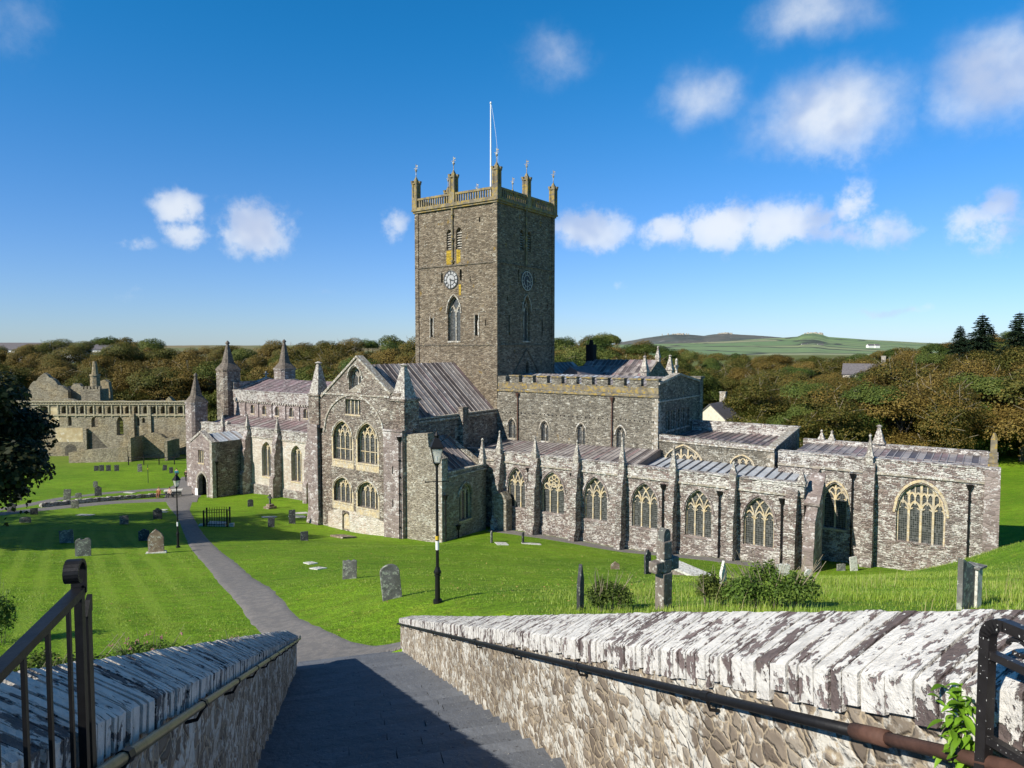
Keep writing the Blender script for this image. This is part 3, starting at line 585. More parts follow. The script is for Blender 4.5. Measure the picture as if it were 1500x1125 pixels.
# ---------------- block east of the transept
B0,B1=G+.1,-7.85
wallS('chapel_wall',B0,[(.25,-2),(4.45,-2),(4.45,7.7),(2.95,8.6),(2.85,9.8),(.25,9.5)],[],'block',.8)
wallE('chapel_wall',4.45,[(B0+.8,-2),(B1,-2),(B1,6.45),(B0+.8,6.45)],[hole(-11.75,-10.0,1.8,4.1,5.05)],'block',.7)
window(Ef(4.45),-11.75,-10.0,1.8,4.1,5.05,3,'plain','cream',.35,'greyst')
band(Ef(4.45),B0+.8,B1,6.0,.12,.1,'greyst'); coping(Ef(4.45),[(B1,6.46),(B0+.8,6.46)],.12,-.08,.4)
mb=MB(); mb.box(.1,4.45,B1-.7,B1,-2,6.4); mb.hexa([(.1,B1-.7,6.4),(4.4,B1-.7,6.4),(4.4,B1,6.4),(.1,B1,6.4),(.1,B1-.7,8.7),(.2,B1-.7,8.7),(.2,B1,8.7),(.1,B1,8.7)]); mb.build('chapel_wall',M['block'],CA)
roofp((4.1,B0+.8,6.3),(4.1,B1-.4,6.3),(.05,B1-.4,8.9),(.05,B0+.8,8.9),8,['leadA','leadC','leadD','leadA'],.06,.08)
pinnacle(4.3,B1-.3,6.3,6.9,8.75,.5,'pinn'); pipe(4.65,B0+.25,0,4.2); pipe(4.62,B0+2.0,-.2,1.2)
mb=MB(); mb.prism([(5.2,-.5),(6.6,-.5),(6.6,3.2),(6.1,3.9),(5.2,3.6)],Sf(-7.6),0,.9); mb.build('side_doorcase',M['block'],CA)
# ---------------- choir
hs_=[hole(x-.44,x+.44,7.8,9.15,9.75) for x in(1.93,5.97,10.17,14.38)]
cr=[(0,13.55)]; x=.9; out=[(18.1,14.25)]; x=18.1
while x>1.6:
    out+=[(x-1.15,14.25),(x-1.15,13.62),(x-1.7,13.62),(x-1.7,14.25)]; x-=1.7
out+=[(0.02,14.25)]
wallS('choir_wall',0,[(.02,0),(18.1,0)]+out,hs_,'choir',.6)
for x in(1.93,5.97,10.17,14.38): window(Sf(0),x-.44,x+.44,7.8,9.15,9.75,2,'plain','greyst',.28,'greyst',.05)
band(Sf(0),.12,18.25,12.78,.2,.14,'ashlar')
mb=MB(); x=18.1
while x>1.6: mb.box(x-1.2,x+.04,-.1,.66,14.25,14.38); mb.box(x-1.72,x-1.18,-.06,.62,13.56,13.66); x-=1.7
mb.prism(rc(.15,18.12,13.0,13.55),Sf(0),-.02,.05)
mb.build('battlement_coping',M['ashlar'],CA)
mb=MB()
for i in range(38): xx=.7+i*.47; mb.box(xx,xx+.13,-.004,.05,10.4,10.52)
mb.build('putlog_holes',M['dark'],CA)
pipe(2.72,-.14,7.6,12.2,'rust'); pipe(13.52,-.14,7.6,12.2,'rust')
he=[rc(1.8+i*1.25,2.75+i*1.25,9.5,11.3) for i in range(5)]
wallE('choir_wall',18.1,[(.6,0),(10.4,0),(10.4,13.9),(4.9,14.75),(.6,14.0)],he,'choir',.6)
for i in range(5): window(Ef(18.1),1.8+i*1.25,2.75+i*1.25,9.5,11.3,11.3,1,'plain','greyst',.3,None,.1,flat=True)
band(Ef(18.1),0,10.4,12.3,.14,.1,'greyst'); coping(Ef(18.1),[(10.4,13.92),(4.9,14.78),(.0,14.05)],.2,-.15,.6)
mb=MB(); mb.box(17.3,18.2,10.4,11.4,0,14.0); mb.box(17.2,18.32,10.3,11.5,14.0,14.25); mb.box(0,17.3,10.4,11.0,0,13.6); mb.build('choir_wall',M['choir'],CA)
roofp((.1,.6,13.35),(17.5,.6,13.35),(17.5,5.3,14.35),(.1,5.3,14.35),30,['leadA','leadC','leadA'],.05,.06); roofp((17.5,10.4,13.35),(.1,10.4,13.35),(.1,5.3,14.35),(17.5,5.3,14.35),30,['leadA','leadC'],.05,.06)
mb=MB(); mb.box(17.75,17.95,4.8,5.0,14.7,16.0); mb.box(17.78,17.92,4.45,5.35,15.35,15.55); mb.frust(17.85,4.9,16.0,16.2,.16,.05,6); mb.build('gable_cross',M['greyst'],CA)
# ---------------- choir aisle
AN=-6.5; WX=[(6.0,7.95,'inter'),(9.72,12.1,'rose'),(14.12,16.35,'inter'),(18.65,20.92,'inter'),(23.25,25.38,'inter'),(27.82,30.05,'inter')]
hs_=[hole(a,b,2.4,4.4,6.08) for a,b,_ in WX]
wallS('aisle_wall',AN,rc(1.0,32.1,-2,7.38),hs_,'aisle',.6)
for a,b,st_ in WX: window(Sf(AN),a,b,2.4,4.4,6.08,3,st_,'cream',.34,'purple',.11,surround='purple')
band(Sf(AN),1.0,32.1,6.56,.15,.14,'greyst'); 
mb=MB(); mb.prism(rc(1.0,32.1,6.62,7.36),Sf(AN),-.03,.1); mb.box(1.0,32.15,AN-.10,AN+.68,7.38,7.5); mb.build('parapet',M['para'],CA)
mb=MB(); mb.prism(rc(8.0,32.1,-1,1.1),Sf(AN),-.12,.05); mb.build('plinth',M['aisle'],CA)
wallE('aisle_wall',32.1,[(AN+.6,-2),(-.4,-2),(-.4,7.9),(AN+.6,6.9)],[],'aisle',.6)
def buttress(x0,x1,n0,pr,ztop,zp,mat='aisle',pin=True,gz=-1.,pz=9.1):
    mb=MB(); y=n0
    prof(mb,[(y-pr-.25,gz),(y,gz),(y,ztop),(y-pr*.45,ztop),(y-pr*.55,ztop-.5),(y-pr*.8,ztop-1.3),(y-pr*.8,ztop-2.3),(y-pr,ztop-2.7),(y-pr,1.5),(y-pr-.25,1.1)],x0,x1)
    mb.box(x0-.04,x1+.04,y-pr*.84,y,ztop-1.42,ztop-1.30)
    o=mb.build('buttress',M[mat],CA)
    if pin:
        c=(x0+x1)/2
        q=MB(); q.box(c-.24,c+.24,y-pr*.5,y-.02,ztop-.1,zp+.1); q.box(c-.29,c+.29,y-pr*.5-.05,y+.03,zp+.1,zp+.22); pyramid(q,c,y-pr*.25,zp+.2,pz,.34); q.frust(c,y-pr*.25,pz-.12,pz+.05,.05,.12,6); q.frust(c,y-pr*.25,pz+.05,pz+.2,.12,.03,6)
        q.build('pinnacle',M['pinn'],o)
for x0,x1,pz in((4.9,5.6,9.3),(8.85,9.6,9.1),(13.25,13.85,9.05),(17.6,18.15,9.6),(22.1,22.6,9.3),(26.85,27.35,8.5)): buttress(x0,x1,AN,1.0,7.3,7.6,pz=pz)
buttress(30.95,31.75,AN,1.0,7.0,7.3,pin=False)
mb=MB(); prof(mb,[(-7.5,-1),(-4.6,-1),(-4.6,7.7),(-6.35,6.1),(-6.5,5.6),(-7.15,5.0),(-7.3,3.2),(-7.5,3.0)],32.25,33.0); b_=mb.build('raking_buttress',M['purple'],CA)
q=MB(); q.hexa([(32.1,-6.55,5.95),(33.15,-6.55,5.95),(33.15,-4.5,7.8),(32.1,-4.5,7.8),(32.1,-6.6,6.15),(33.15,-6.6,6.15),(33.15,-4.5,8.05),(32.1,-4.5,8.05)]); q.build('coping',M['purple'],b_)
pinnacle(31.9,AN+.1,7.3,7.5,8.5,.55,'pinn',knob=False)
for x in(8.4,13.0,21.4,26.0,30.6): pipe(x,AN-.16,.8,5.9)
roofp((1.0,AN+.55,7.05),(18.2,AN+.55,7.05),(18.2,-.01,7.95),(1.0,-.01,7.55),34,['leadB','leadA','leadA','leadD','leadA'],.05,.07)
mb=MB(); mb.hexa([(18.2,AN+.6,6.6),(18.45,AN+.6,6.6),(18.45,-.02,6.9),(18.2,-.02,6.9),(18.2,AN+.6,7.12),(18.45,AN+.6,7.12),(18.45,-.02,8.05),(18.2,-.02,8.05)]); mb.build('verge',M['leadD'],CA)
roofp((18.45,AN+.55,6.75),(31.5,AN+.55,6.75),(31.5,.15,7.3),(18.45,.15,7.3),17,['leadC','leadC'],.06,.07)
sb=MB()
for i in range(1,17):
    x=18.45+13.05*i/17; sb.hexa([(x,AN+.6,6.8),(x+.07,AN+.6,6.8),(x+.07,.1,7.35),(x,.1,7.35),(x,AN+.6,6.86),(x+.07,AN+.6,6.86),(x+.07,.1,7.41),(x,.1,7.41)])
sb.build('roof_rolls',M['leadD'],CA)
# ---------------- ante-chapel between choir and lady chapel
hs_=[hole(18.9,22.15,5.6,7.2,8.4,.4),hole(24.85,26.55,6.9,7.4,7.95)]
wallS('antechapel_wall',.15,[(18.2,0),(28.3,0),(28.3,8.98),(18.2,9.35)],hs_,'choir',.6)
window(Sf(.15),18.9,22.15,5.6,7.2,8.4,5,'plain','cream',.25,'cream',.13,k=.4); window(Sf(.15),24.85,26.55,6.9,7.4,7.95,3,'plain','cream',.25,'cream',.1)
band(Sf(.15),18.2,28.3,8.82,.14,.12,'greyst',8.68)
mb=MB(); mb.prism([(18.2,8.93),(28.3,8.76),(28.3,8.98),(18.2,9.35)],Sf(.15),-.03,.05); mb.build('parapet',M['para'],CA)
wallE('antechapel_wall',28.3,[(.75,0),(8.9,0),(8.9,9.9),(.75,9.0)],[],'choir',.6)
mb=MB(); mb.box(18.2,28.3,8.3,8.9,0,9.95); mb.build('antechapel_wall',M['para'],CA)
coping(Ef(28.3),[(8.9,9.95),(.1,9.02)],.1,-.12,.6)
roofp((18.2,.75,8.7),(27.7,.75,8.6),(27.7,8.3,8.95),(18.2,8.3,8.95),16,['leadA','leadB','leadB','leadD'],.04,.16,rows=2)
# ---------------- lady chapel
LN=-1.0
hs_=[hole(37.38,40.47,2.95,5.2,7.35,.1),hole(32.3,34.05,3.2,5.3,6.75,.15)]
wallS('lady_chapel_wall',LN,rc(28.9,43.45,-2,8.82),hs_,'aisle',.65)
window(Sf(LN),37.38,40.47,2.95,5.2,7.35,4,'perp','cream',.34,'cream',.15,k=.1,surround='aisle'); window(Sf(LN),32.3,34.05,3.2,5.3,6.75,2,'perp','cream',.34,'cream',.12,k=.15)
mb=MB(); ring(mb,Sf(LN),archpts(37.30,40.55,5.1,7.5,10,.1),.17,-.07,.05); mb.build('window_surround',M['cream'],CA)
band(Sf(LN),28.9,43.6,7.86,.16,.14,'greyst'); mb=MB(); mb.prism(rc(28.9,43.45,7.94,8.82),Sf(LN),-.03,.1); mb.box(28.9,43.6,LN-.1,LN+.7,8.82,8.95); mb.build('parapet',M['para'],CA)
wallE('lady_chapel_wall',43.45,[(LN+.65,-2),(8.3,-2),(8.3,8.9),(LN+.65,8.82)],[],'aisle',.65)
mb=MB(); mb.box(28.9,42.8,7.7,8.3,0,8.95); mb.build('lady_chapel_wall',M['para'],CA)
mb=MB(); mb.box(28.9,29.5,LN+.7,0,0,8.9); mb.build('lady_chapel_wall',M['aisle'],CA)
roofp((29.3,LN+.7,8.35),(42.8,LN+.7,8.35),(42.8,7.7,8.6),(29.3,7.7,8.6),26,['leadA','leadB','leadD','leadA'],.05,.08,rows=2)
buttress(35.15,35.95,LN,.9,8.6,8.95,pin=True,pz=10.6)
mb=MB(); mb.box(42.7,43.6,LN-.25,LN+.7,-1,8.8); mb.build('buttress',M['purple'],CA)
pipe(34.4,LN-.16,.8,7.3); pipe(41.85,LN-.16,.8,7.3)
for x,n,z in((30.4,8.,9.75),(31.25,8.,9.75),(35.0,8.,10.5)): pinnacle(x,n,8.9,9.0,z,.45 if z<10 else .85,'pinn')
mb=MB(); mb.box(42.9,43.4,.6,1.2,8.9,9.7); mb.box(42.95,43.35,1.6,2.1,8.9,10.6); mb.frust(43.15,1.85,10.6,11.1,.25,.08,5); mb.box(42.85,43.45,-.4,2.6,8.8,9.1); mb.build('pinnacle',M['ashlar'],CA)
# ---------------- nave
xs=[-42.83,-40.12,-37.27,-34.2,-31.28,-28.3,-25.3,-22.3]
hs_=[hole(x-.46,x+.46,7.9,8.75,9.15,0.) for x in xs]
wallS('nave_wall',0,rc(-47.2,-11.4,0,11.0),hs_,'purple',.6)
for x in xs: window(Sf(0),x-.46,x+.46,7.9,8.75,9.15,2,'plain','cream',.28,None,.05,k=0.)
mb=MB()
for x in [-44.6,-41.6,-38.6,-35.6,-32.7,-29.8,-26.8,-23.8]: mb.prism(rc(x-.3,x+.3,7.0,9.6),Sf(0),-.16,.02)
mb.build('pilaster',M['purple'],CA)
mb=MB()
for i in range(70): x=-46.8+i*.5; mb.box(x,x+.24,-.26,.02,9.42,9.62)
mb.build('corbel_table',M['greyst'],CA)
mb=MB(); mb.prism(rc(-47.2,-11.4,9.62,11.0),Sf(0),-.16,.02); mb.box(-47.3,-11.4,-.22,.62,11.0,11.12); mb.build('parapet',M['para'],CA)
mb=MB(); mb.box(-47.2,-11.4,10.7,11.3,0,11.0); mb.box(-48.2,-47.2,0,11.3,-2,12.2); mb.build('nave_wall',M['aisle'],CA)
roofp((-47.2,.6,10.9),(-11.4,.6,10.9),(-11.4,5.65,12.45),(-47.2,5.65,12.45),24,['leadB','leadB','leadB'],.04,.14,rows=2); roofp((-11.4,10.7,10.9),(-47.2,10.7,10.9),(-47.2,5.65,12.45),(-11.4,5.65,12.45),24,['leadB','leadA'],.04,.14)
mb=MB(); ring(mb,Ef(-47.0),[(11.3,11.0),(5.65,12.7),(0,11.0)],.2,-.1,.8,out=False); cp=mb.build('coping',M['greyst'],CA)
mb=MB(); mb.box(-47.6,-47.4,5.55,5.75,12.7,13.6); mb.box(-47.58,-47.42,5.25,6.05,13.15,13.3); mb.build('gable_cross',M['greyst'],CA)
def wturret(x0,x1,y0,y1,zc,zt,mat='purple'):
    mb=MB(); cx,cy=(x0+x1)/2,(y0+y1)/2; w_,d_=(x1-x0)/2,(y1-y0)/2
    def oct_(z,f,c=.45): 
        a,b=w_*f,d_*f; p=c
        return [(cx-a,cy-b*p,z),(cx-a*p,cy-b,z),(cx+a*p,cy-b,z),(cx+a,cy-b*p,z),(cx+a,cy+b*p,z),(cx+a*p,cy+b,z),(cx-a*p,cy+b,z),(cx-a,cy+b*p,z)]
    L=[oct_(-2,1.,.7),oct_(zc-.3,1.,.7),oct_(zc-.05,1.08,.7),oct_(zc+.05,1.08,.7),oct_(zc+1.0,.56,.6),oct_(zt-.5,.12,.6),oct_(zt-.45,.2,.6),oct_(zt-.3,.2,.6),oct_(zt,.04,.6)]
    vs=[v for l in L for v in l]; fs=[tuple(range(7,-1,-1))]
    mi=[0]
    for i in range(len(L)-1):
        for k_ in range(8): fs.append((i*8+k_,i*8+(k_+1)%8,(i+1)*8+(k_+1)%8,(i+1)*8+k_)); mi.append(0 if i<3 else 1)
    mb.add(vs,fs); mb.m=mi; return mb.build('west_turret',[M[mat],M['spire']],CA)
wturret(-50.0,-47.5,-1.2,1.5,14.0,18.2,'trans'); wturret(-51.4,-48.8,9.6,12.3,13.8,18.5); wturret(-48.9,-46.8,-6.6,-4.2,9.6,13.7)
# nave aisle
NN=-5.5
hs_=[hole(x0,x1,.9,4.3,5.35,.35) for x0,x1 in((-33.05,-31.05),(-27.2,-25.15),(-21.3,-19.3),(-39.2,-37.2))]
wallS('nave_aisle_wall',NN,rc(-47.0,-12.4,-3,6.85),hs_,'pale',.7)
for x0,x1 in((-33.05,-31.05),(-27.2,-25.15),(-21.3,-19.3)): window(Sf(NN),x0,x1,.9,4.3,5.35,3,'plain','cream',.5,None,.14,k=.35)
mb=MB(); mb.prism(rc(-47,-12.4,5.9,6.85),Sf(NN),-.03,.1); mb.box(-47.0,-12.4,NN-.12,NN+.7,6.85,7.0); mb.build('parapet',M['para'],CA)
band(Sf(NN),-47,-12.4,5.8,.14,.12,'greyst'); mb=MB(); mb.prism([(-36,-3),(-12.4,-3),(-12.4,-.1),(-36,-.3)],Sf(NN),-.16,.02); mb.build('plinth',M['aisle'],CA)
roofp((-47,NN+.65,6.5),(-12.0,NN+.65,6.5),(-12.0,-.16,7.45),(-47,-.16,7.45),30,['leadB','leadB','leadA','leadB'],.05,.08)
for x0,x1 in((-35.9,-35.2),(-29.7,-29.0),(-23.4,-22.7)): buttress(x0,x1,NN,1.1,6.7,6.95,'purple',gz=-3,pz=8.5)
buttress(-41.4,-40.9,NN,.7,6.7,6.95,'purple',gz=-3,pz=8.4)
pinnacle(-40.6,NN+.2,6.9,7.1,7.6,.5,'pinn',knob=False)
# south porch
PN=-10.4; px0,px1=-40.9,-36.1
wallS('porch_wall',PN,[(px0,-3),(px1,-3),(px1,5.5),(-38.5,6.75),(px0,5.4)],[hole(-39.4,-37.45,-3+.5,.4,1.35,.2),rc(-39.2,-37.95,2.7,4.3)],'purple',.6)
window(Sf(PN),-39.2,-37.95,2.7,4.3,4.3,3,'perp',flat=True,depth=.25)
coping(Sf(PN),[(px1+.1,5.5),(-38.5,6.8),(px0-.1,5.4)],.3,-.1,.6,'pinn')
wallE('porch_wall',px1,[(PN+.6,-3),(NN-.1,-3),(NN-.1,5.4),(PN+.6,5.4)],[],'trans',.6)
mb=MB(); mb.box(px0,px0+.6,PN+.6,NN,-3,5.4); mb.build('porch_wall',M['trans'],CA)
roofp((px1,PN+.6,5.45),(px1,NN,5.45),(-38.5,NN,6.3),(-38.5,PN+.6,6.3),8,['leadA','leadC'],.05,.07); roofp((px0,NN,5.45),(px0,PN+.6,5.45),(-38.5,PN+.6,6.3),(-38.5,NN,6.3),8,['leadA','leadC'],.05,.07)
mb=MB(); ring(mb,Sf(PN),archpts(-39.5,-37.35,.3,1.45,10,.2),.25,-.08,.3); mb.build('porch_arch',M['greyst'],CA)
mb=MB(); ring(mb,Sf(PN),[(-37.35,-2.2),(-37.35,.3)],.2,-.08,.3); ring(mb,Sf(PN),[(-39.5,.3),(-39.5,-2.2)],.2,-.08,.3); mb.build('porch_jamb',M['greyst'],CA)
mb=MB(); mb.prism(rc(-39.45,-37.4,-2.6,1.4),Sf(PN),.9,1.0); mb.build('porch_inner_dark',M['dark'],CA)  # dark sheet standing in for the shade inside the doorway
mb=MB(); mb.prism(rc(-39.85,-39.25,-1.55,-.6),Sf(PN),-.16,-.1); mb.build('notice_board',M['white'],CA)
mb=MB(); mb.box(px1-.4,px1+.1,PN-.1,PN+.4,-3,5.3); mb.build('corner_shaft',M['greyst'],CA); pipe(px1+.16,PN+.5,-1.6,2.7)
# dressed quoins at the exposed corners
def quoins(x,y,z0,z1,sx_,sy_,mat='greyst'):
    mb=MB(); z=z0; i=0; rr=random.Random(int(x*10+y))
    while z<z1:
        h_=rr.uniform(.26,.40); a,b=(.62,.34) if i%2 else (.34,.62); a*=rr.uniform(.85,1.1); b*=rr.uniform(.85,1.1)
        x0,x1=sorted((x+.012*-sx_,x+sx_*a)); y0,y1=sorted((y-.012*sy_,y+sy_*b)); mb.box(x0,x1,y0,y1,z+.012,min(z+h_,z1)-.008); z+=h_; i+=1
    return mb.build('quoins',M[mat],CA)
quoins(18.1,0,7.6,12.6,-1,1); quoins(4.45,B0,-.3,7.5,-1,1); quoins(43.6,LN-.25,0,7.7,-1,1,'purple'); quoins(28.3,.15,5,8.6,-1,1); quoins(px1,PN,-2,5.2,-1,1,'purple')
# ---------------- north transept and chapel beyond
mb=MB(); mb.box(-11.2,-.3,TD,26,0,10.7); mb.prism([(TD,10.7),(26,10.7),(26,10.71),(TD,10.71)],Ef(-.3),0,.2); mb.build('north_transept_wall',M['trans'],CA)
roofp((-.3,TD,10.7),(-.3,26,10.7),(-5.8,26,15.2),(-5.8,TD,15.2),14,['leadD','leadA'],.07,.09)
mb=MB(); mb.box(-.3,9.6,16,24,0,13.4); mb.add([(9.6,16,13.4),(9.6,24,13.4),(9.6,20,15.7),(9.3,16,13.4),(9.3,24,13.4),(9.3,20,15.7)],[(0,1,2),(5,4,3),(0,2,5,3),(2,1,4,5)]); mb.build('north_chapel_wall',M['choir'],CA)
roofp((0,15.9,13.4),(9.4,15.9,13.4),(9.4,20,15.7),(0,20,15.7),16,['leadD','leadB','leadA'],.06,.08,rows=3); roofp((9.4,24.1,13.4),(0,24.1,13.4),(0,20,15.7),(9.4,20,15.7),10,['leadD'],.06,.08)
pinnacle(9.5,16.2,13.4,14.4,16.2,.8,'pinn'); pinnacle(9.5,20.,15.5,16.0,17.3,.5,'pinn'); pinnacle(9.5,23.8,13.4,14.4,16.2,.8,'pinn')
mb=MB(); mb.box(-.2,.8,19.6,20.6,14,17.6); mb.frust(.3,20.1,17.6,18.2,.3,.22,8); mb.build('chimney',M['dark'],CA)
mb=MB(); mb.box(1.,5.,11.3,15.9,0,13.6); mb.hexa([(.5,11.2,13.4),(5.2,11.2,13.4),(5.2,16,13.4),(.5,16,13.4),(.5,11.2,13.6),(2.4,11.2,15.0),(2.4,16,15.0),(.5,16,13.6)]); mb.build('vestry_roof',M['leadD'],CA)
# ================================================================ GROUND
def polar(rs,angs):
    R_,A_=np.meshgrid(rs,angs,indexing='ij'); return R_*np.sin(A_),R_*np.cos(A_)
angs=np.radians(np.concatenate([np.arange(-62,62,.3),np.arange(62,298,4.)]))
rs=np.concatenate([[.5],np.geomspace(1.5,420,210),np.geomspace(450,9000,24)])
X_,Y_=polar(rs,angs); Z_=H(X_.ravel(),Y_.ravel()).reshape(X_.shape)
na,nr=len(angs),len(rs); idx=np.arange(nr*na).reshape(nr,na); a=idx[:-1]; b=idx[1:]
F=np.stack([a,np.roll(a,-1,1),np.roll(b,-1,1),b],-1).reshape(-1,4)
npmesh('ground',np.stack([X_.ravel(),Y_.ravel(),Z_.ravel()],1),F,M['grass'],smooth=True,kind='structure')
def strip(name,L,R,mat,lift=.035,sub=10,**tags):
    # path sheet between two edge lines, laid on the ground
    def dens(p,n):
        p=np.array(p,float); d=np.r_[0,np.cumsum(np.hypot(*np.diff(p,axis=0).T))]; s_=np.linspace(0,d[-1],n)
        q=np.stack([np.interp(s_,d,p[:,0]),np.interp(s_,d,p[:,1])],1)
        for _ in range(14): q[1:-1]=(q[:-2]+2*q[1:-1]+q[2:])/4
        return q
    n=160; a_,b_=dens(L,n),dens(R,n); k=np.linspace(0,1,sub)[None,:,None]; G_=a_[:,None]*(1-k)+b_[:,None]*k
    edge=np.zeros((n,sub)); edge[:,0]=edge[:,-1]=1
    G_[:,0]+=RNG.normal(0,.03,(n,2)); G_[:,-1]+=RNG.normal(0,.03,(n,2))
    z=H(G_[...,0].ravel(),G_[...,1].ravel())+lift-edge.ravel()*.045
    V=np.c_[G_.reshape(-1,2),z]; i=np.arange(n*sub).reshape(n,sub)
    F=np.stack([i[:-1,:-1],i[:-1,1:],i[1:,1:],i[1:,:-1]],-1).reshape(-1,4)
    return npmesh(name,V,F,M[mat],smooth=True,kind='structure')
strip('path',[(-5.3,16.0),(-6.2,18.6),(-7.75,21.1),(-9.66,24.6),(-11.75,28.3),(-15.66,35.7),(-22.55,47.9),(-31.9,65.5),(-38.9,77.4),(-42.2,83.0),(-46.5,92),(-50,104)],
      [(-3.1,16.9),(-2.2,17.4),(-2.5,18.3),(-4.5,18.9),(-5.5,20.1),(-7.9,24.5),(-12.42,33.4),(-18.98,45.1),(-26.7,58.9),(-34.3,73.0),(-38.0,81.6),(-40.0,89.5),(-46.3,103)],'asphalt')
strip('path',[(-37.5,81.6),(-41.5,80.5),(-44.5,77.0),(-46.5,71.5),(-48.5,65),(-51,56)],[(-39.5,86.5),(-43.5,83.2),(-46.4,79.2),(-48.6,72.8),(-50.6,66),(-53,57)],'asphalt',.042)
strip('path',[(-44.5,93.5),(-47.6,90.8),(-50.2,86.4),(-51.4,79.8),(-50.9,72.0),(-51.5,64)],[(-45.5,95.5),(-48.9,92.8),(-51.9,87.5),(-53.1,79.8),(-52.7,71.6),(-53.3,63)],'asphalt',.028)
strip('path',[(-4.8,18.9),(-3.4,18.5),(-2.3,18.4)],[(-4.8,17.2),(-3.4,17.25),(-2.3,17.35)],'asphalt',.05)
# gravel margin at the foot of the cathedral
gl=[cw(5,-8.6,0),cw(9,-8.9,0),cw(20,-8.9,0),cw(31,-9.0,0)]; gr=[cw(5,-6.6,0),cw(9,-6.6,0),cw(20,-6.6,0),cw(31,-6.6,0)]
strip('gravel_margin',[p[:2] for p in gl],[p[:2] for p in gr],'asphalt',.03)
# ================================================================ STAIRS AND WALLS
def sp(s,p,z): return (UX*s+PX*p,UY*s+PY*p,z)
mb=MB(); rr=random.Random(3); s=-1.5
mb.hexa([sp(-3,-.68,-2.2),sp(-3,1.88,-2.2),sp(.6,1.88,-2.2),sp(.6,-.68,-2.2),sp(-3,-.68,-1.62),sp(-3,1.88,-1.62),sp(.6,1.88,-1.62),sp(.6,-.68,-1.62)])
s=.6; T=.42
while s<17.1:
    z=-1.6-.356*(s+T*.5); p=-.68; 
    while p<1.87:
        q=min(1.88,p+rr.uniform(.55,1.1)); q=1.88 if q>1.5 else q
        e=rr.uniform(-.008,.008); g=.005; e2=s+T+.03+rr.uniform(-.006,.006)
        mb.hexa([sp(s,p+g,z-.4),sp(e2,p+g,z-.4),sp(e2,q-g,z-.4),sp(s,q-g,z-.4),sp(s,p+g,z+e),sp(e2,p+g,z+e-.008),sp(e2,q-g,z+e-.008),sp(s,q-g,z+e)][::1] if False else
                [sp(s,p+g,z-.4),sp(s,q-g,z-.4),sp(e2,q-g,z-.4),sp(e2,p+g,z-.4),sp(s,p+g,z+e),sp(s,q-g,z+e),sp(e2,q-g,z+e-.008),sp(e2,p+g,z+e-.008)])
        p=q
    s+=T
mb.build('steps',M['slate'],None,kind='structure')
M['wallR']=rubble('near_wall_rubble',(9.5,9.5,13.),((.09,.07,.055),(.17,.14,.11),(.26,.215,.165),(.36,.32,.26)),(.42,.345,.24),.49,(.70,.68,.61),.014,.45,warp=.09,mort=.09,lsc=2.2)
M['cap']=None
def capmat(name,dark,lichc,amt,sc=1.):
    m,t,b=newmat(name); co=t('ShaderNodeTexCoord').outputs['Object']; g=t('ShaderNodeNewGeometry').outputs['Random Per Island']
    c=t.mix(g,dark,tuple(x*2.0 for x in dark)); c=t.mix(.7,c,t.ramp(t.noise(co,25.,4.,.65),[(.3,.6),(.7,1.5)]),'MULTIPLY')
    cs=t.comb(t.math('MULTIPLY',t.vm('DOT_PRODUCT',co,(PX,PY,0.)),.95),t.math('MULTIPLY',t.vm('DOT_PRODUCT',co,(UX,UY,0.)),1.15),t.math('MULTIPLY',t.sep(co)[2],.8)); ln=t.noise(cs,4.*sc,6.,.62); l2=t.noise(cs,16.*sc,4.,.6)
    lv=t.math('ADD',t.math('ADD',t.math('MULTIPLY',ln,1.),t.math('MULTIPLY',l2,.35)),t.math('MULTIPLY',t.math('SUBTRACT',g,.5),.16))
    lm=t.smooth(lv,.785-amt*.3,.845-amt*.3)
    lc=t.mix(t.smooth(t.noise(co,14.,3.),.4,.7),lichc,tuple(x*.75 for x in lichc)); c=t.mix(t.math('MULTIPLY',lm,.95),c,lc)
    setin(t,b,'Base Color',c); setin(t,b,'Roughness',.9); setin(t,b,'Specular IOR Level',.2)
    bump(t,b,t.math('ADD',t.math('MULTIPLY',lm,.5),t.noise(co,40.,4.,.7)),.012); return m
M['capR']=capmat('white_lichened_slate_coping',(.12,.095,.09),(.72,.70,.65),.66,2.0)
M['capL']=capmat('grey_slate_coping',(.09,.085,.085),(.70,.66,.60),.76,1.9)
def caps(name,mat,parent,s0,s1,pin,pr,pout,zf,risef,tmin,tmax,front):
    mb=MB(); rr=random.Random(11); s=s0
    while s<s1:
        w_=rr.uniform(tmin,tmax); e=min(s+w_,s1); g=.004+rr.random()*.005
        j=rr.uniform(-.007,.008); jz=rr.uniform(-.004,.004); fb=front*rr.uniform(.8,1.12); sg=1 if pout>pin else -1; sk=rr.uniform(.0,.012)
        rows=[]
        for q in(s+g,e-g):
            z=zf(q)+jz; r=risef(q)
            rows.append([sp(q,pin-sg*.03+sg*j,z-fb),sp(q+sk*.3,pin-sg*.035+sg*j,z-.015),sp(q+sk*.4,pin-sg*.018+sg*j,z+rr.uniform(-.004,.004)),sp(q+sk,(pin+pr)/2,z+r*.58+rr.uniform(-.003,.004)),sp(q+sk*1.3,pr,z+r+.01+rr.uniform(-.002,.002)),sp(q+sk*1.3,pr+sg*.05,z+r-.005),sp(q+sk,pout+sg*.02,z+r*.3),sp(q,pout+sg*.02,z-.10)])
        n=len(rows[0]); mb.add(rows[0]+rows[1],[tuple(range(n))[::-1],tuple(range(n,2*n))]+[(i,(i+1)%n,(i+1)%n+n,i+n) for i in range(n)]); s=e
    return mb.build(name,mat,parent)
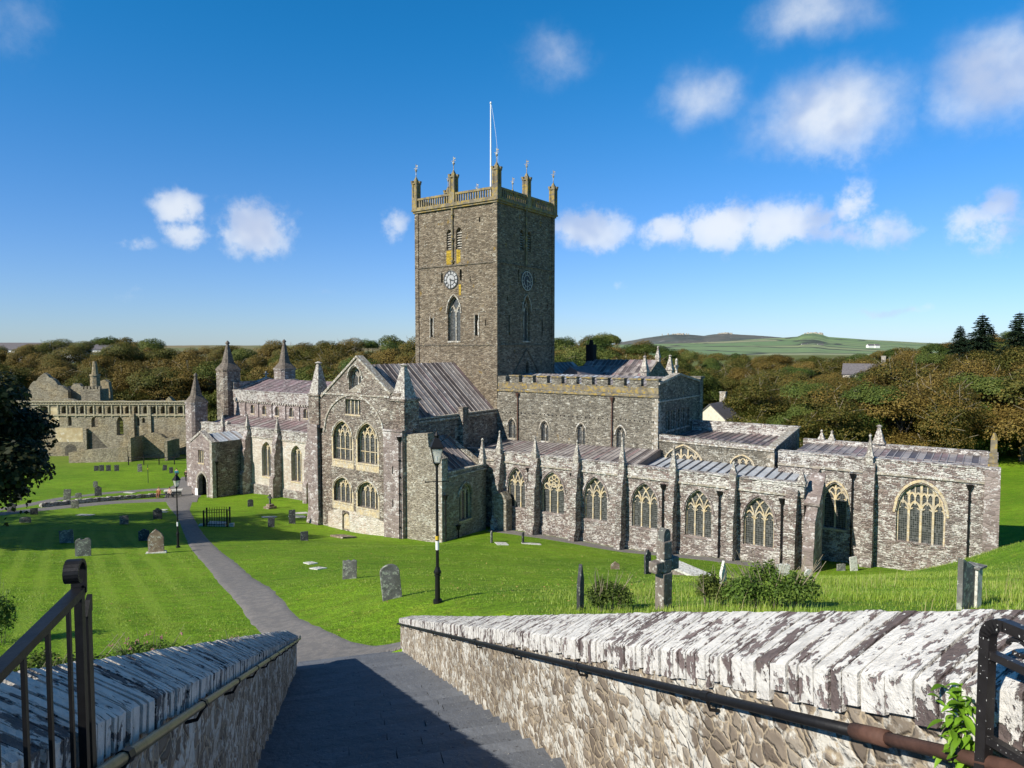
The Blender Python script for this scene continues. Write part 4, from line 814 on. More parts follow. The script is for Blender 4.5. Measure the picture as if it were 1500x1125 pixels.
def wallbody(parent,s0,s1,p0,p1,zf,zb,mat):
    # finely divided face with a real uneven surface
    n=int((s1-s0)/.05); k=26; V=[];rg=np.random.default_rng(5)
    S_=np.linspace(s0,s1,n); ph=rg.uniform(0,6.28,(60,)); fx=rg.normal(0,9,60); fz=rg.normal(0,14,60)
    ss,kk=np.meshgrid(S_,np.linspace(0,1,k),indexing='ij'); zt=np.vectorize(zf)(ss); zb_=np.vectorize(zb)(ss); zz=zb_+(zt-zb_)*kk
    d=np.zeros_like(ss)
    for i in range(60): d+=np.sin(ss*fx[i]+zz*fz[i]+ph[i])
    d=d/np.abs(d).max()*.022
    sg=1 if p1>p0 else -1
    pp=p0-sg*d*1.0
    V=np.stack([UX*ss+PX*pp,UY*ss+PY*pp,zz],-1).reshape(-1,3); i=np.arange(n*k).reshape(n,k)
    F=np.stack([i[:-1,:-1],i[1:,:-1],i[1:,1:],i[:-1,1:]],-1).reshape(-1,4)
    o=npmesh('wall_face',V,F,mat,parent,smooth=True)
    mb=MB(); q=p0+sg*.04
    a,b,c,d_=(s0,q),(s1-.02,q),(s1-.02,p1),(s0,p1)
    mb.hexa([sp(s0,q,zb(s0)-.5),sp(s1-.01,q,zb(s1)-.5),sp(s1-.01,p1,zb(s1)-.5),sp(s0,p1,zb(s0)-.5),sp(s0,q,zf(s0)-.01),sp(s1-.01,q,zf(s1)-.01),sp(s1-.01,p1,zf(s1)-.01),sp(s0,p1,zf(s0)-.01)])
    mb.prism([(0,0),(.01,0),(.01,.01),(0,.01)],frame(sp(s1-.03,(p0+p1)/2,zf(s1)-.5),(PX,PY,0)),0,.01)
    mb.hexa([sp(s1-.012,p0-sg*.0,zb(s1)-.3),sp(s1,p0,zb(s1)-.3),sp(s1,p1,zb(s1)-.3),sp(s1-.012,p1,zb(s1)-.3),sp(s1-.012,p0,zf(s1)-.02),sp(s1,p0,zf(s1)-.02),sp(s1,p1,zf(s1)-.02),sp(s1-.012,p1,zf(s1)-.02)])
    mb.build('wall_core',mat,parent)
zR=lambda s:-.40-.373*s; zL=lambda s:-.205-.393*s; zS=lambda s:-1.6-.356*max(s,.6)-.35
WR=thing('stair_wall',sp(9,2.15,zS(9)),0,'long rubble wall right of the steps with thick white lichened coping','stone wall'); 
WL=thing('stair_wall',sp(8,-.87,zS(8)),0,'shaded rubble wall left of the steps with grey slate-on-edge coping','stone wall')
# children keep world coordinates: shift back with parent inverse
def keep(o,par): o.matrix_parent_inverse=Matrix.Translation(-Vector(par.location)); return o
class _P: pass
def addparts(par,fn):
    before=set(bpy.data.objects); fn(); 
    for o in set(bpy.data.objects)-before:
        if o.parent is None: o.parent=par; o.matrix_parent_inverse=Matrix.Translation(-Vector(par.location))
riseR=lambda s:float(np.interp(s,[1,4,10,17.7],[.17,.155,.07,.02])); riseL=lambda s:.145
def mkR():
    wallbody(None,-1.2,17.7,1.85,2.42,lambda s:zR(s)-.10,zS,M['wallR']); caps('coping',M['capR'],None,-1.2,17.7,1.85,2.15,2.45,zR,riseR,.045,.13,.16)
def mkL():
    wallbody(None,-1.2,16.0,-.65,-1.06,lambda s:zL(s)-.10,zS,M['wallR']); caps('coping',M['capL'],None,-1.2,16.0,-.65,-.87,-1.09,zL,riseL,.035,.10,.13)
addparts(WR,mkR); addparts(WL,mkL)
# handrails
hr=thing('handrail',sp(9,1.78,-4),0,'black iron handrail fixed to the wall right of the steps','handrail')
def mk():
    mb=MB(); z=lambda s:-.62-.368*s
    mb.tube([sp(s,1.77,z(s)) for s in np.linspace(1.88,17.6,30)],.021,10); mb.build('rail',M['iron'],None,smooth=True)
    mb=MB(); mb.tube([sp(s,1.77,z(s)) for s in(1.9,1.2,.4)],.021,10); mb.tube([sp(1.95,1.77,z(1.95)),sp(1.80,1.77,z(1.80))],.028,10); mb.build('rail_end',M['rust'],None,smooth=True)
    s=2.9
    while s<17: mb=MB(); mb.tube([sp(s,1.77,z(s)-.02),sp(s,1.79,z(s)-.07),sp(s,1.87,z(s)-.09)],.009,6); mb.tube([sp(s-.03,1.77,z(s-.03)),sp(s+.03,1.77,z(s+.03))],.026,8); mb.build('bracket',M['iron'],None); s+=1.75
addparts(hr,mk)
hl=thing('handrail',sp(8,-.59,-3.4),0,'worn brassy handrail along the shaded wall left of the steps','handrail')
M['brass']=plain('worn_brassy_paint',(.20,.17,.085),.4,.3,12.,.002,spec=.5,metal=.3)
def mk():
    mb=MB(); z=lambda s:-.345-.389*s
    mb.tube([sp(s,-.575,z(s)) for s in np.linspace(.6,16.0,30)]+[sp(16.15,-.575,z(16)-.0),sp(16.2,-.575,z(16)-.09)],.019,10); mb.build('rail',M['brass'],None,smooth=True)
    s=2.2
    while s<16: mb=MB(); mb.tube([sp(s,-.575,z(s)-.02),sp(s,-.60,z(s)-.07),sp(s,-.67,z(s)-.08)],.009,6); mb.tube([sp(s-.03,-.575,z(s-.03)),sp(s+.03,-.575,z(s+.03))],.024,8); mb.build('bracket',M['iron'],None); s+=1.3
addparts(hl,mk)
# gates
gl_=thing('iron_gate',sp(1.9,-.60,-2.3),0,'open black iron gate with scroll-topped post at the left of the steps','gate')
def mk():
    p=-.60; zt=-.615; ud=Vector((UX,UY,0)); nv=Vector((PX,PY,0)); zb=-1.95
    mb=MB(); mb.rod(sp(1.945,p,-2.3),sp(1.945,p,-.60),.024,.018,nv); mb.build('post',M['iron'],None)
    mb=MB(); mb.rod(sp(2.015,p-.004,-2.25),sp(2.015,p-.004,-.70),.032,.012,nv); mb.hexa([sp(1.992,p-.010,-.70),sp(2.038,p-.010,-.70),sp(2.038,p+.002,-.70),sp(1.992,p+.002,-.70),sp(2.02,p-.010,-.665),sp(2.038,p-.010,-.655),sp(2.038,p+.002,-.655),sp(2.02,p+.002,-.665)]); mb.build('latch_bar',M['iron'],None)
    mb=MB(); pts=[sp(1.945,p,-.62)]; c=(1.945-.030,-.560)
    for i in range(0,17): a=math.radians(0+i*17); r=.034-.0009*i; pts.append(sp(c[0]+r*math.cos(a),p,c[1]+r*math.sin(a)))
    for q0,q1 in zip(pts,pts[1:]): mb.rod(q0,Vector(q1)+(Vector(q1)-Vector(q0))*.1,.009,.034,nv)
    mb.build('scroll',M['iron'],None)
    mb=MB(); mb.rod(sp(.95,p,zt),sp(1.945,p,zt),.020,.030,nv); mb.build('top_rail',M['iron'],None)
    mb=MB(); mb.rod(sp(.95,p,zb),sp(1.945,p,zb),.03,.02,nv); mb.build('bottom_rail',M['iron'],None)
    s=1.866-.0
    while s>1.0: mb=MB(); mb.rod(sp(s-.0,p,zb),sp(s,p,zt),.013,.008,nv); mb.build('bar',M['iron'],None); s-=.131
    mb=MB(); mb.rod(sp(.95,p,-2.0),sp(.95,p,-.55),.034,.034,nv); mb.build('post',M['iron'],None)
addparts(gl_,mk)
gr_=thing('iron_gate',sp(1.0,1.78,-2.3),0,'open black iron gate with a rounded top corner beside the right-hand wall','gate')
def mk():
    p=1.765; nv=Vector((PX,PY,0))
    pts=[sp(1.462,p,-2.25),sp(1.462,p,-.80)]+[sp(1.462-.05+.05*math.cos(a),p,-.80+.05*math.sin(a)) for a in np.linspace(.2,math.pi/2,6)]+[sp(.3,p,-.75)]
    mb=MB()
    for q0,q1 in zip(pts,pts[1:]): mb.rod(q0,Vector(q1)+(Vector(q1)-Vector(q0)).normalized()*.004,.030,.030,nv)
    mb.build('frame',M['ironsp'],None)
    for z in(-.845,-1.085,-2.0): mb=MB(); mb.rod(sp(1.46,p,z),sp(.3,p,z),.022,.024,nv); mb.build('cross_bar',M['ironsp'],None)
    for i in range(7): s=1.33-i*.13; mb=MB(); mb.rod(sp(s,p,-2.0),sp(s,p,-.845),.014,.014,nv); mb.build('bar',M['ironsp'],None)
    mb=MB(); c=(1.395,-.795)
    q=[sp(c[0]-.02+.028*math.cos(a),p,c[1]+.02*math.sin(a)) for a in np.linspace(0,5.2,12)]; mb.tube(q,.007,6); mb.build('scroll',M['ironsp'],None)
M['ironsp']=plain('spattered_black_iron',(.02,.018,.018),.4,.3,20.,.001,spots=.15)
addparts(gr_,mk)
# ================================================================ LAMP POSTS
def lamp(loc,rz,tilt,label,bands,hgt=4.5):
    L=thing('street_lamp',loc,rz,label,'street lamp','tall black lamp posts in the churchyard')
    mb=MB(); mb.frust(0,0,-.3,.1,.16,.14,12); mb.frust(0,0,.1,.95,.085,.075,12); mb.frust(0,0,.95,1.02,.12,.12,12); mb.frust(0,0,1.02,1.14,.10,.07,12); mb.frust(0,0,.86,.9,.10,.10,12)
    mb.frust(0,0,1.1,hgt,.052,.038,12); mb.frust(0,0,hgt-.1,hgt,.055,.055,10); mb.frust(0,0,2.9,2.96,.055,.055,10); mb.build('pole',M['iron'],L,smooth=False)
    mb=MB(); mb.tube([(-.36,0,3.86),(.36,0,3.86)],.014,6); mb.frust(-.36,0,3.84,3.88,.022,.022,6); mb.frust(.36,0,3.84,3.88,.022,.022,6); mb.build('ladder_bar',M['iron'],L)
    if bands:
        mb=MB(); mb.frust(0,0,2.02,2.14,.062,.062,12); mb.build('yellow_band',M['yel'],L); mb=MB(); mb.frust(0,0,1.70,1.98,.056,.056,12); mb.build('white_sticker',M['white'],L)
    else:
        mb=MB(); mb.frust(0,0,1.55,1.85,.056,.056,12); mb.build('white_sticker',M['white'],L)
    z0=hgt; z1=hgt+.50; a,b=.13,.25; T=math.sin(tilt)*.0
    fr=MB(); cs=[(math.cos(math.pi/4+i*math.pi/2),math.sin(math.pi/4+i*math.pi/2)) for i in range(4)]
    for i in range(4):
        c,d=cs[i],cs[(i+1)%4]; fr.tube([(c[0]*a,c[1]*a,z0+.03),(c[0]*b,c[1]*b,z1)],.012,5)
        for r,z in((a,z0+.03),(b,z1)): fr.tube([(c[0]*r,c[1]*r,z),(d[0]*r,d[1]*r,z)],.013,5)
    fr.frust(0,0,z0-.05,z0+.03,.05,.12,8); o=fr.build('lantern_frame',M['iron'],L)
    g=MB(); g.frust(0,0,z0+.03,z1,a*.97,b*.97,4,math.pi/4,cap=False); g.build('lantern_glass',M['lampglass'],L)
    bb=MB(); bb.frust(0,0,z0+.1,z0+.24,.035,.05,8); bb.build('burner',M['white'],L)
    h=MB(); h.frust(0,0,z1,z1+.05,b*1.12,b*1.12,4,math.pi/4); h.frust(0,0,z1+.05,z1+.33,b*1.1,.09,4,math.pi/4); h.frust(0,0,z1+.33,z1+.40,.075,.10,8); h.frust(0,0,z1+.40,z1+.52,.09,.02,8); h.tube([(0,0,z1+.5),(0,0,z1+.62)],.014,5); h.build('lantern_hood',M['iron'],L)
    return L
M['yel']=plain('yellow_tape',(.62,.42,.04),.5,.1,5.)
m,t,b=newmat('lamp_glass'); setin(t,b,'Base Color',(.75,.76,.66)); setin(t,b,'Roughness',.15); setin(t,b,'Alpha',.42); M['lampglass']=m
lp=lamp((-2.35,21.5,h1(-2.35,21.5)),math.radians(12),0,'black lamp post with yellow band standing on the lawn before the cathedral corner',True,4.42)
mb=MB(); mb.tube([(.1,0,5.1),(.35,.1,5.25),(.55,.15,5.45)],.014,5); mb.build('photocell_arm',M['iron'],lp)
lamp((-23.75,48.6,h1(-23.75,48.6)),math.radians(-30),0,'black lamp post standing beside the downhill path',False,4.35)
q=thing('sign_post',(-51.93,98,h1(-51.93,98)),0,'thin greenish post standing on the far lawn beyond the paths','post')
mb=MB(); mb.tube([(0,0,-.2),(0,0,2.5)],.05,6); mb.frust(0,0,2.5,2.6,.07,.05,6); mb.build('pole',plain('green_post_paint',(.06,.09,.04),.6,.2,5.),q); mb=MB(); mb.frust(0,0,1.95,2.12,.065,.065,8); mb.build('reflector',M['yel'],q)
# ================================================================ GRAVESTONES
def stone(X,Y,w_,h_,kind,mat,face,label,tilt=0.,lean=0.,th=None,group=None,base=False,z=None):
    z=h1(X,Y) if z is None else z
    th=th or max(.09,min(.16,w_*.16)); n=6; hw=w_/2
    if kind=='round': o=[(-hw,-.35),(hw,-.35),(hw,h_*.78)]+[(hw*math.cos(a),h_*.78+h_*.22*math.sin(a)) for a in np.linspace(.3,math.pi-.3,9)]+[(-hw,h_*.78)]
    elif kind=='gothic': o=[(-hw,-.35),(hw,-.35),(hw,h_*.66),(hw*.72,h_*.82),(hw*.38,h_*.92),(0,h_),(-hw*.38,h_*.92),(-hw*.72,h_*.82),(-hw,h_*.66)]
    elif kind=='shoulder': o=[(-hw,-.35),(hw,-.35),(hw,h_*.80),(hw*.80,h_*.86),(hw*.62,h_*.84)]+[(hw*.55*math.cos(a),h_*.84+h_*.16*math.sin(a)) for a in np.linspace(0.2,math.pi-.2,7)]+[(-hw*.62,h_*.84),(-hw*.80,h_*.86),(-hw,h_*.80)]
    elif kind=='double': o=[(-hw,-.35),(hw,-.35),(hw,h_*.88),(hw*.75,h_*.99),(hw*.3,h_),(hw*.1,h_*.92),(-hw*.1,h_*.93),(-hw*.4,h_),(-hw*.8,h_*.97),(-hw,h_*.85)]
    elif kind=='broken': o=[(-hw,-.35),(hw,-.35),(hw,h_*.93),(hw*.55,h_),(hw*.2,h_*.93),(-hw*.2,h_*1.0),(-hw*.6,h_*.94),(-hw,h_*.97)]
    elif kind=='point': o=[(-hw,-.35),(hw,-.35),(hw,h_*.6),(0,h_),(-hw,h_*.6)]
    else: o=[(-hw,-.35),(hw,-.35),(hw,h_*.97),(hw*.9,h_),(-hw*.92,h_*.995),(-hw,h_*.96)]
    g=thing('gravestone',(X,Y,z),0,label,'gravestone',group); g.rotation_euler=(tilt,lean,face)
    mb=MB(); mb.prism([(a,b) for a,b in o],lambda a,b,d:(a,d,b),-th/2,th/2)
    ob=mb.build('headstone',M[mat],g); bv=ob.modifiers.new('edge','BEVEL'); bv.width=.012; bv.segments=2; bv.limit_method='ANGLE'
    mb=MB(); mb.prism([(a*.86,(b if b<0 else b*.9)+.02*(b>0)) for a,b in o if b>-.3]+[],lambda a,b,d:(a,d,max(b,.08)),-th/2-.0,-th/2+.0) if False else None
    if base: mb=MB(); mb.box(-hw*1.3,hw*1.3,-.2,.2,-.3,.10); mb.build('base',M['gsw'],g)
    return g
F_E=math.radians(-35+90-0)  # slab turned so that its face looks east
R_=math.radians
SG=[ # X,Y,w,h,kind,mat,face,label,tilt,lean,base
(-4.04,23.0,.66,1.18,'round','gs',R_(22),'big leaning grey gravestone with rounded top right of the small broken one',-.05,-.09,0),
(-7.03,29.5,.60,.84,'broken','gs',R_(12),'small grey gravestone with a ragged top on the lawn right of the path',0,.03,0),
(-17.19,56.6,.62,.78,'flat','gsd',R_(20),'dark square-topped gravestone on the lawn below the transept gable',0,0,0),
(-21.45,66.8,.62,1.35,'flat','gsd',R_(20),'tall dark gravestone near the cathedral, left of the transept foot',0,0,0),
(-22.5,63.9,.6,.94,'broken','gsd',R_(20),'low black gravestone with jagged top between the railed tomb and the transept',0,.05,0),
(-29.72,77.9,.62,.84,'round','gsd',R_(25),'small rounded gravestone on the lawn before the porch',0,0,0),
(-23.7,45.5,.95,1.62,'gothic','gsb',R_(18),'large brown pointed gravestone on a white base left of the path',0,0,1),
(-27.57,43.9,.88,1.15,'double','gs',R_(25),'squat grey gravestone with a wavy top on the lit edge of the left lawn',0,.02,0),
(-27.99,52.0,.75,.92,'shoulder','gsd',R_(20),'black shouldered gravestone in shade behind the brown pointed one',0,0,0),
(-32.5,49.9,.88,.98,'broken','gs',R_(25),'bluish weathered gravestone alone in the middle of the shaded left lawn',0,-.04,0),
(-34.73,61.3,.7,.80,'broken','gs',R_(25),'rough-topped gravestone near the far edge of the shade on the left lawn',0,0,0),
(-34.0,65.7,.78,1.05,'shoulder','gsd',R_(20),'dark shouldered gravestone where the shade meets the path',0,0,0),
(-46.19,66.2,.62,.60,'flat','gsd',R_(25),'low dark gravestone in the shade left of the lawn',0,0,0),
(-42.95,60.4,.85,.50,'round','gs',R_(25),'low broad rounded gravestone in the shade at far left',0,0,0),
(-49.67,68.0,.76,.87,'shoulder','gs',R_(22),'grey shouldered gravestone standing by the lane at the far left edge',0,0,0),
(-45.78,71.8,.70,.80,'flat','gs',R_(22),'square grey gravestone in front of the low kerb wall',0,0,0),
(-50.83,78.3,.72,1.23,'flat','gs',R_(22),'tall leaning grey gravestone behind the low kerb wall',0,.08,0),
(-50.82,80.4,.68,.60,'round','gs',R_(22),'little rounded gravestone behind the low kerb wall',0,0,0),
(-50.18,83.2,.74,1.23,'shoulder','gsd',R_(22),'tall dark gravestone behind the low kerb wall',0,0,0),
(-55.76,91.9,.54,.85,'round','gs',R_(22),'small rounded gravestone beyond the upper path',0,0,0),
(-55.43,77.0,.72,1.14,'flat','gsd',R_(22),'dark gravestone under the big tree, nearer of the pair',0,0,0),
(-59.72,83.7,.75,.85,'flat','gsd',R_(22),'dark gravestone under the big tree, farther of the pair',0,0,0),
(-58.96,108.9,.65,1.25,'flat','gs',R_(20),'upright gravestone alone on the far lawn before the ruins',0,0,0),
(-55.82,110.4,.62,.87,'flat','gsd',R_(20),'leaning gravestone on the far lawn left of the porch',0,.12,0),
(-53.24,107.4,.55,.95,'flat','gsd',R_(20),'narrow dark gravestone nearest the porch on the far lawn',0,-.04,0),
(-1.62,54.0,.50,.95,'round','gs',R_(78),'edge-on rounded gravestone left of the flat slabs below the chapel window',0,0,0),
(.87,54.5,.50,.90,'broken','gsd',R_(75),'dark edge-on gravestone standing by flat slabs in front of the aisle',0,0,0),
(7.05,35.4,.62,1.30,'shoulder','gsd',R_(52),'dark carved gravestone with a pale edge behind the stone cross',0,-.05,0),
(5.91,39.1,.52,.46,'point','gsb',R_(10),'tiny brown pointed gravestone in the grass left of the cross',0,0,0),
(6.55,21.2,.28,.95,'point','gsw',R_(40),'slim white lichened gravestone rising out of the brambles',0,.04,0),
(14.72,37.2,.85,.72,'broken','gsw',R_(8),'broad lichened gravestone behind the brambles',0,.05,0),
(10.98,25.3,.32,.42,'round','gsw',R_(20),'small curved lichened gravestone right of the brambles',0,.1,0),
(23.64,49.0,.66,.52,'broken','gs',R_(10),'low grey gravestone before the dark recess beside the lady chapel',0,0,0),
(24.58,49.0,.58,1.05,'flat','gsw',R_(12),'leaning white-patched gravestone at the foot of the lady chapel',0,-.12,0),
(1.72,17.1,.48,1.16,'point','gsd',R_(72),'tall thin slate gravestone seen edge-on behind the stair wall',0,0,0)]
for a in SG:
    stone(a[0],a[1],a[2],a[3],a[4],a[5],a[6],a[7],a[8],a[9],base=bool(a[10]),z=(cw(0,0,0)[2]*0+ (-9.6) if abs(a[0]-5.2)<.01 and False else None))
for i,(X,Y,h_) in enumerate([(-66.66,110.2,.85),(-65.73,110.1,.98),(-64.58,110.0,.97),(-63.21,109.9,.97)]):
    stone(X,Y,.66,h_,'flat','gsd',R_(20),['first, lowest gravestone of the row of four on the far lawn','second gravestone of the row of four on the far lawn','third gravestone of the row of four on the far lawn','last, rightmost gravestone of the row of four on the far lawn'][i],0,.06 if i==0 else 0,group='row of four gravestones on the far lawn')
# big slab at right with thin cap
g=thing('grave_slab',(9.26,13.8,h1(9.26,13.8)),R_(35),'tall grey slab tomb with a thin cap on the right-hand bank','gravestone')
mb=MB(); mb.prism([(-.42,-.4),(.22,-.4),(.22,.80),(-.42,1.10)],lambda a,b,d:(a,d,b),-.05,.05); mb.build('side_slab',M['gs'],g)
mb=MB(); mb.box(.14,.36,-.10,.14,-.4,.80); mb.build('end_pier',M['gsw'],g); mb=MB(); mb.box(.08,.44,-.15,.18,.80,.84); mb.build('cap',M['gs'],g)
# stone cross
g=thing('stone_cross',(3.54,15.9,h1(3.54,15.9)-.1),R_(38),'weathered stone cross standing just behind the stair wall','cross')
mb=MB(); mb.box(-.16,.16,-.13,.13,-.4,.98); mb.box(-.15,.15,-.12,.12,1.30,1.72); mb.box(-.15,.15,-.12,.12,.98,1.30); o=mb.build('shaft',M['oldcross'],g)
q=MB(); q.prism([(.115*math.cos(a),1.86+.15*math.sin(a)) for a in np.linspace(0,math.pi,9)]+[(-.115,1.72),(.115,1.72)],lambda a,b,d:(a,d,b),-.09,.09); q.build('rounded_head',M['gs'],g)
mb=MB(); mb.box(-.40,-.15,-.12,.12,1.02,1.28); mb.box(.15,.42,-.115,.125,1.0,1.29); o2=mb.build('arm',M['oldcross'],g)
for q in(o,o2): bv=q.modifiers.new('edge','BEVEL'); bv.width=.025; bv.segments=2
# ledgers
for X,Y,w_,d_,rz,lab in((-.8,53.2,.9,1.6,20,'flat grey ledger stone left of a dark headstone in front of the aisle'),(1.52,54.4,1.5,.9,25,'wide flat ledger stone right of a dark headstone in front of the aisle'),(-11.45,38.8,.55,.9,30,'small flat stone in the lawn, farther of the two by the path'),(-10.4,36.6,.6,.9,30,'small flat stone in the lawn, nearer of the two by the path'),
    (-37.15,73.1,.7,.8,20,'white flat stone farther from the shade edge by the path'),(-36.19,71.2,.75,.8,20,'white flat stone right at the shade edge by the path'),(-41.43,66.5,1.4,1.0,20,'pale flat slab at the edge of the shade on the left lawn'),(-24.6,69.5,.8,1.4,-35,'pale flat slab left of its fellows by the nave wall'),(-22.62,73.2,1.2,1.6,-35,'pale flat slab farthest up by the nave wall'),(-22.23,70.8,1.3,1.6,-35,'pale flat slab nearest the transept corner'),(-48.98,87.9,1.3,.9,20,'broken white flat stone on the strip of grass between the lanes'),
    (-15.2,61.5,2.1,1.4,-30,'grey wedge of old masonry on the grass below the transept door')):
    g=MB(); rr=random.Random(int(X*7)); pts=[(w_/2*sx_*(1+rr.uniform(-.1,.05)),d_/2*sy_*(1+rr.uniform(-.1,.05))) for sx_,sy_ in((-1,-1),(0,-1.05),(1,-1),(1.05,0),(1,1),(0,1.04),(-1,1))]
    hh=.16 if 'wedge' in lab else .05
    g.prism([(a,b) for a,b in pts],lambda a,b,d:(a,b,-d),-hh,.25); o=g.build('flat_gravestone',M['gsb' if 'wedge' in lab else 'gsw'],None); o.location=(X,Y,h1(X,Y)); o.rotation_euler=(math.atan(.18)*0,0,R_(rz)); tag(o,lab,'flat gravestone')
    e=.3; zx=(h1(X+e,Y)-h1(X-e,Y))/(2*e); zy=(h1(X,Y+e)-h1(X,Y-e))/(2*e); nrm=Vector((-zx,-zy,1)).normalized(); o.rotation_euler=(nrm.to_track_quat('Z','Y').to_matrix()@Matrix.Rotation(R_(rz),3,'Z')).to_euler()
# sloping chest tomb behind the cross
g=thing('ledger_tomb',(8.9,35.0,h1(8.9,35)),R_(-55),'long tilted ledger tomb lying in the grass right of the cross','tomb')
mb=MB(); mb.hexa([(-1.3,-.45,-.3),(1.3,-.45,-.3),(1.3,.45,-.3),(-1.3,.45,-.3),(-1.3,-.45,.35),(1.3,-.45,.15),(1.3,.45,.15),(-1.3,.45,.35)]); o=mb.build('tomb_body',M['oldcross'],g)
mb=MB(); mb.hexa([(-1.4,-.52,.36),(1.4,-.52,.16),(1.4,.52,.16),(-1.4,.52,.36),(-1.4,-.52,.48),(1.4,-.52,.28),(1.4,.52,.28),(-1.4,.52,.48)]); mb.build('ledger',M['gsw'],g)
# iron railed tomb
g=thing('railed_tomb',(-26.98,62.6,h1(-26.98,62.6)),R_(10),'old tomb with broken slabs inside tall black iron railings right of the path','tomb')
for i in range(10):
    for j,y in enumerate((-.55,.55)): mb=MB(); x=-.95+i*.211; mb.tube([(x,y,-.2),(x,y,1.5)],.018,5); mb.frust(x,y,1.5,1.64,.035,.005,5); mb.build('railing_bar',M['iron'],g)
mb=MB()
for z in(.25,1.35):
    mb.box(-1.0,1.0,-.57,-.53,z,z+.04); mb.box(-1.0,1.0,.53,.57,z,z+.04); mb.box(-1.02,-.98,-.55,.55,z+.001,z+.041); mb.box(.98,1.02,-.55,.55,z+.001,z+.041)
for x in(-1,1):
    for y in(-.55,.55): mb.box(x-.06,x+.06,y-.06,y+.06,-.2,1.6)
mb.build('railing_frame',M['iron'],g); mb=MB(); mb.hexa([(-.8,-.4,-.1),(.8,-.4,-.1),(.8,.4,-.1),(-.8,.4,-.1),(-.7,-.4,.35),(.8,-.4,.2),(.8,.4,.25),(-.7,.4,.4)]); mb.box(-1.5,-1.1,-.4,.1,-.1,.25); mb.box(1.1,1.5,-.3,.1,-.1,.2); mb.build('slab',M['gsw'],g)
# little cross on steps near nave wall
X,Y=-27.0,76.5; g=thing('stepped_cross',(X,Y,h1(X,Y)),R_(-35),'small dark cross on a stepped base near the nave windows','cross')
mb=MB(); mb.box(-.5,.5,-.5,.5,-.3,.25); mb.box(-.3,.3,-.3,.3,.25,.5); mb.build('base',M['gsb'],g); mb=MB(); mb.box(-.09,.09,-.07,.07,.5,1.6); mb.box(-.35,.35,-.06,.06,1.15,1.33); mb.build('cross',M['gsd'],g)
# kerb wall on the left
g=MB(); A=Vector((-49.4,71.8)); B=Vector((-44.2,85.3)); 
for i in range(30):
    p=A.lerp(B,i/30)+Vector((math.sin(i/29*3.14)*-.4,0)); q=A.lerp(B,(i+.96)/30)+Vector((math.sin((i+.96)/29*3.14)*-.4,0)); d=(q-p).normalized(); n=Vector((-d.y,d.x))*.2; hh=.42+.05*math.sin(i*2.3)
    z0,z1=h1(*p),h1(*q); g.hexa([(*(p-n),z0-.3),(*(q-n),z1-.3),(*(q+n),z1-.3),(*(p+n),z0-.3),(*(p-n),z0+hh),(*(q-n),z1+hh),(*(q+n),z1+hh),(*(p+n),z0+hh)])
tag(g.build('kerb_wall',M['para'],None),'low white-topped kerb wall curving beside the lane','low wall')
# chest tomb by the junction where two people sit
g=thing('chest_tomb',(-42.6,86.3,h1(-42.6,86.3)),R_(20),'grey chest tomb at the path junction behind the seated people','tomb'); mb=MB(); mb.box(-.9,.9,-.4,.4,-.2,.65); mb.build('chest',M['gs'],g); mb=MB(); mb.box(-1.05,1.05,-.52,.52,.65,.8); mb.build('ledger',M['gsw'],g)
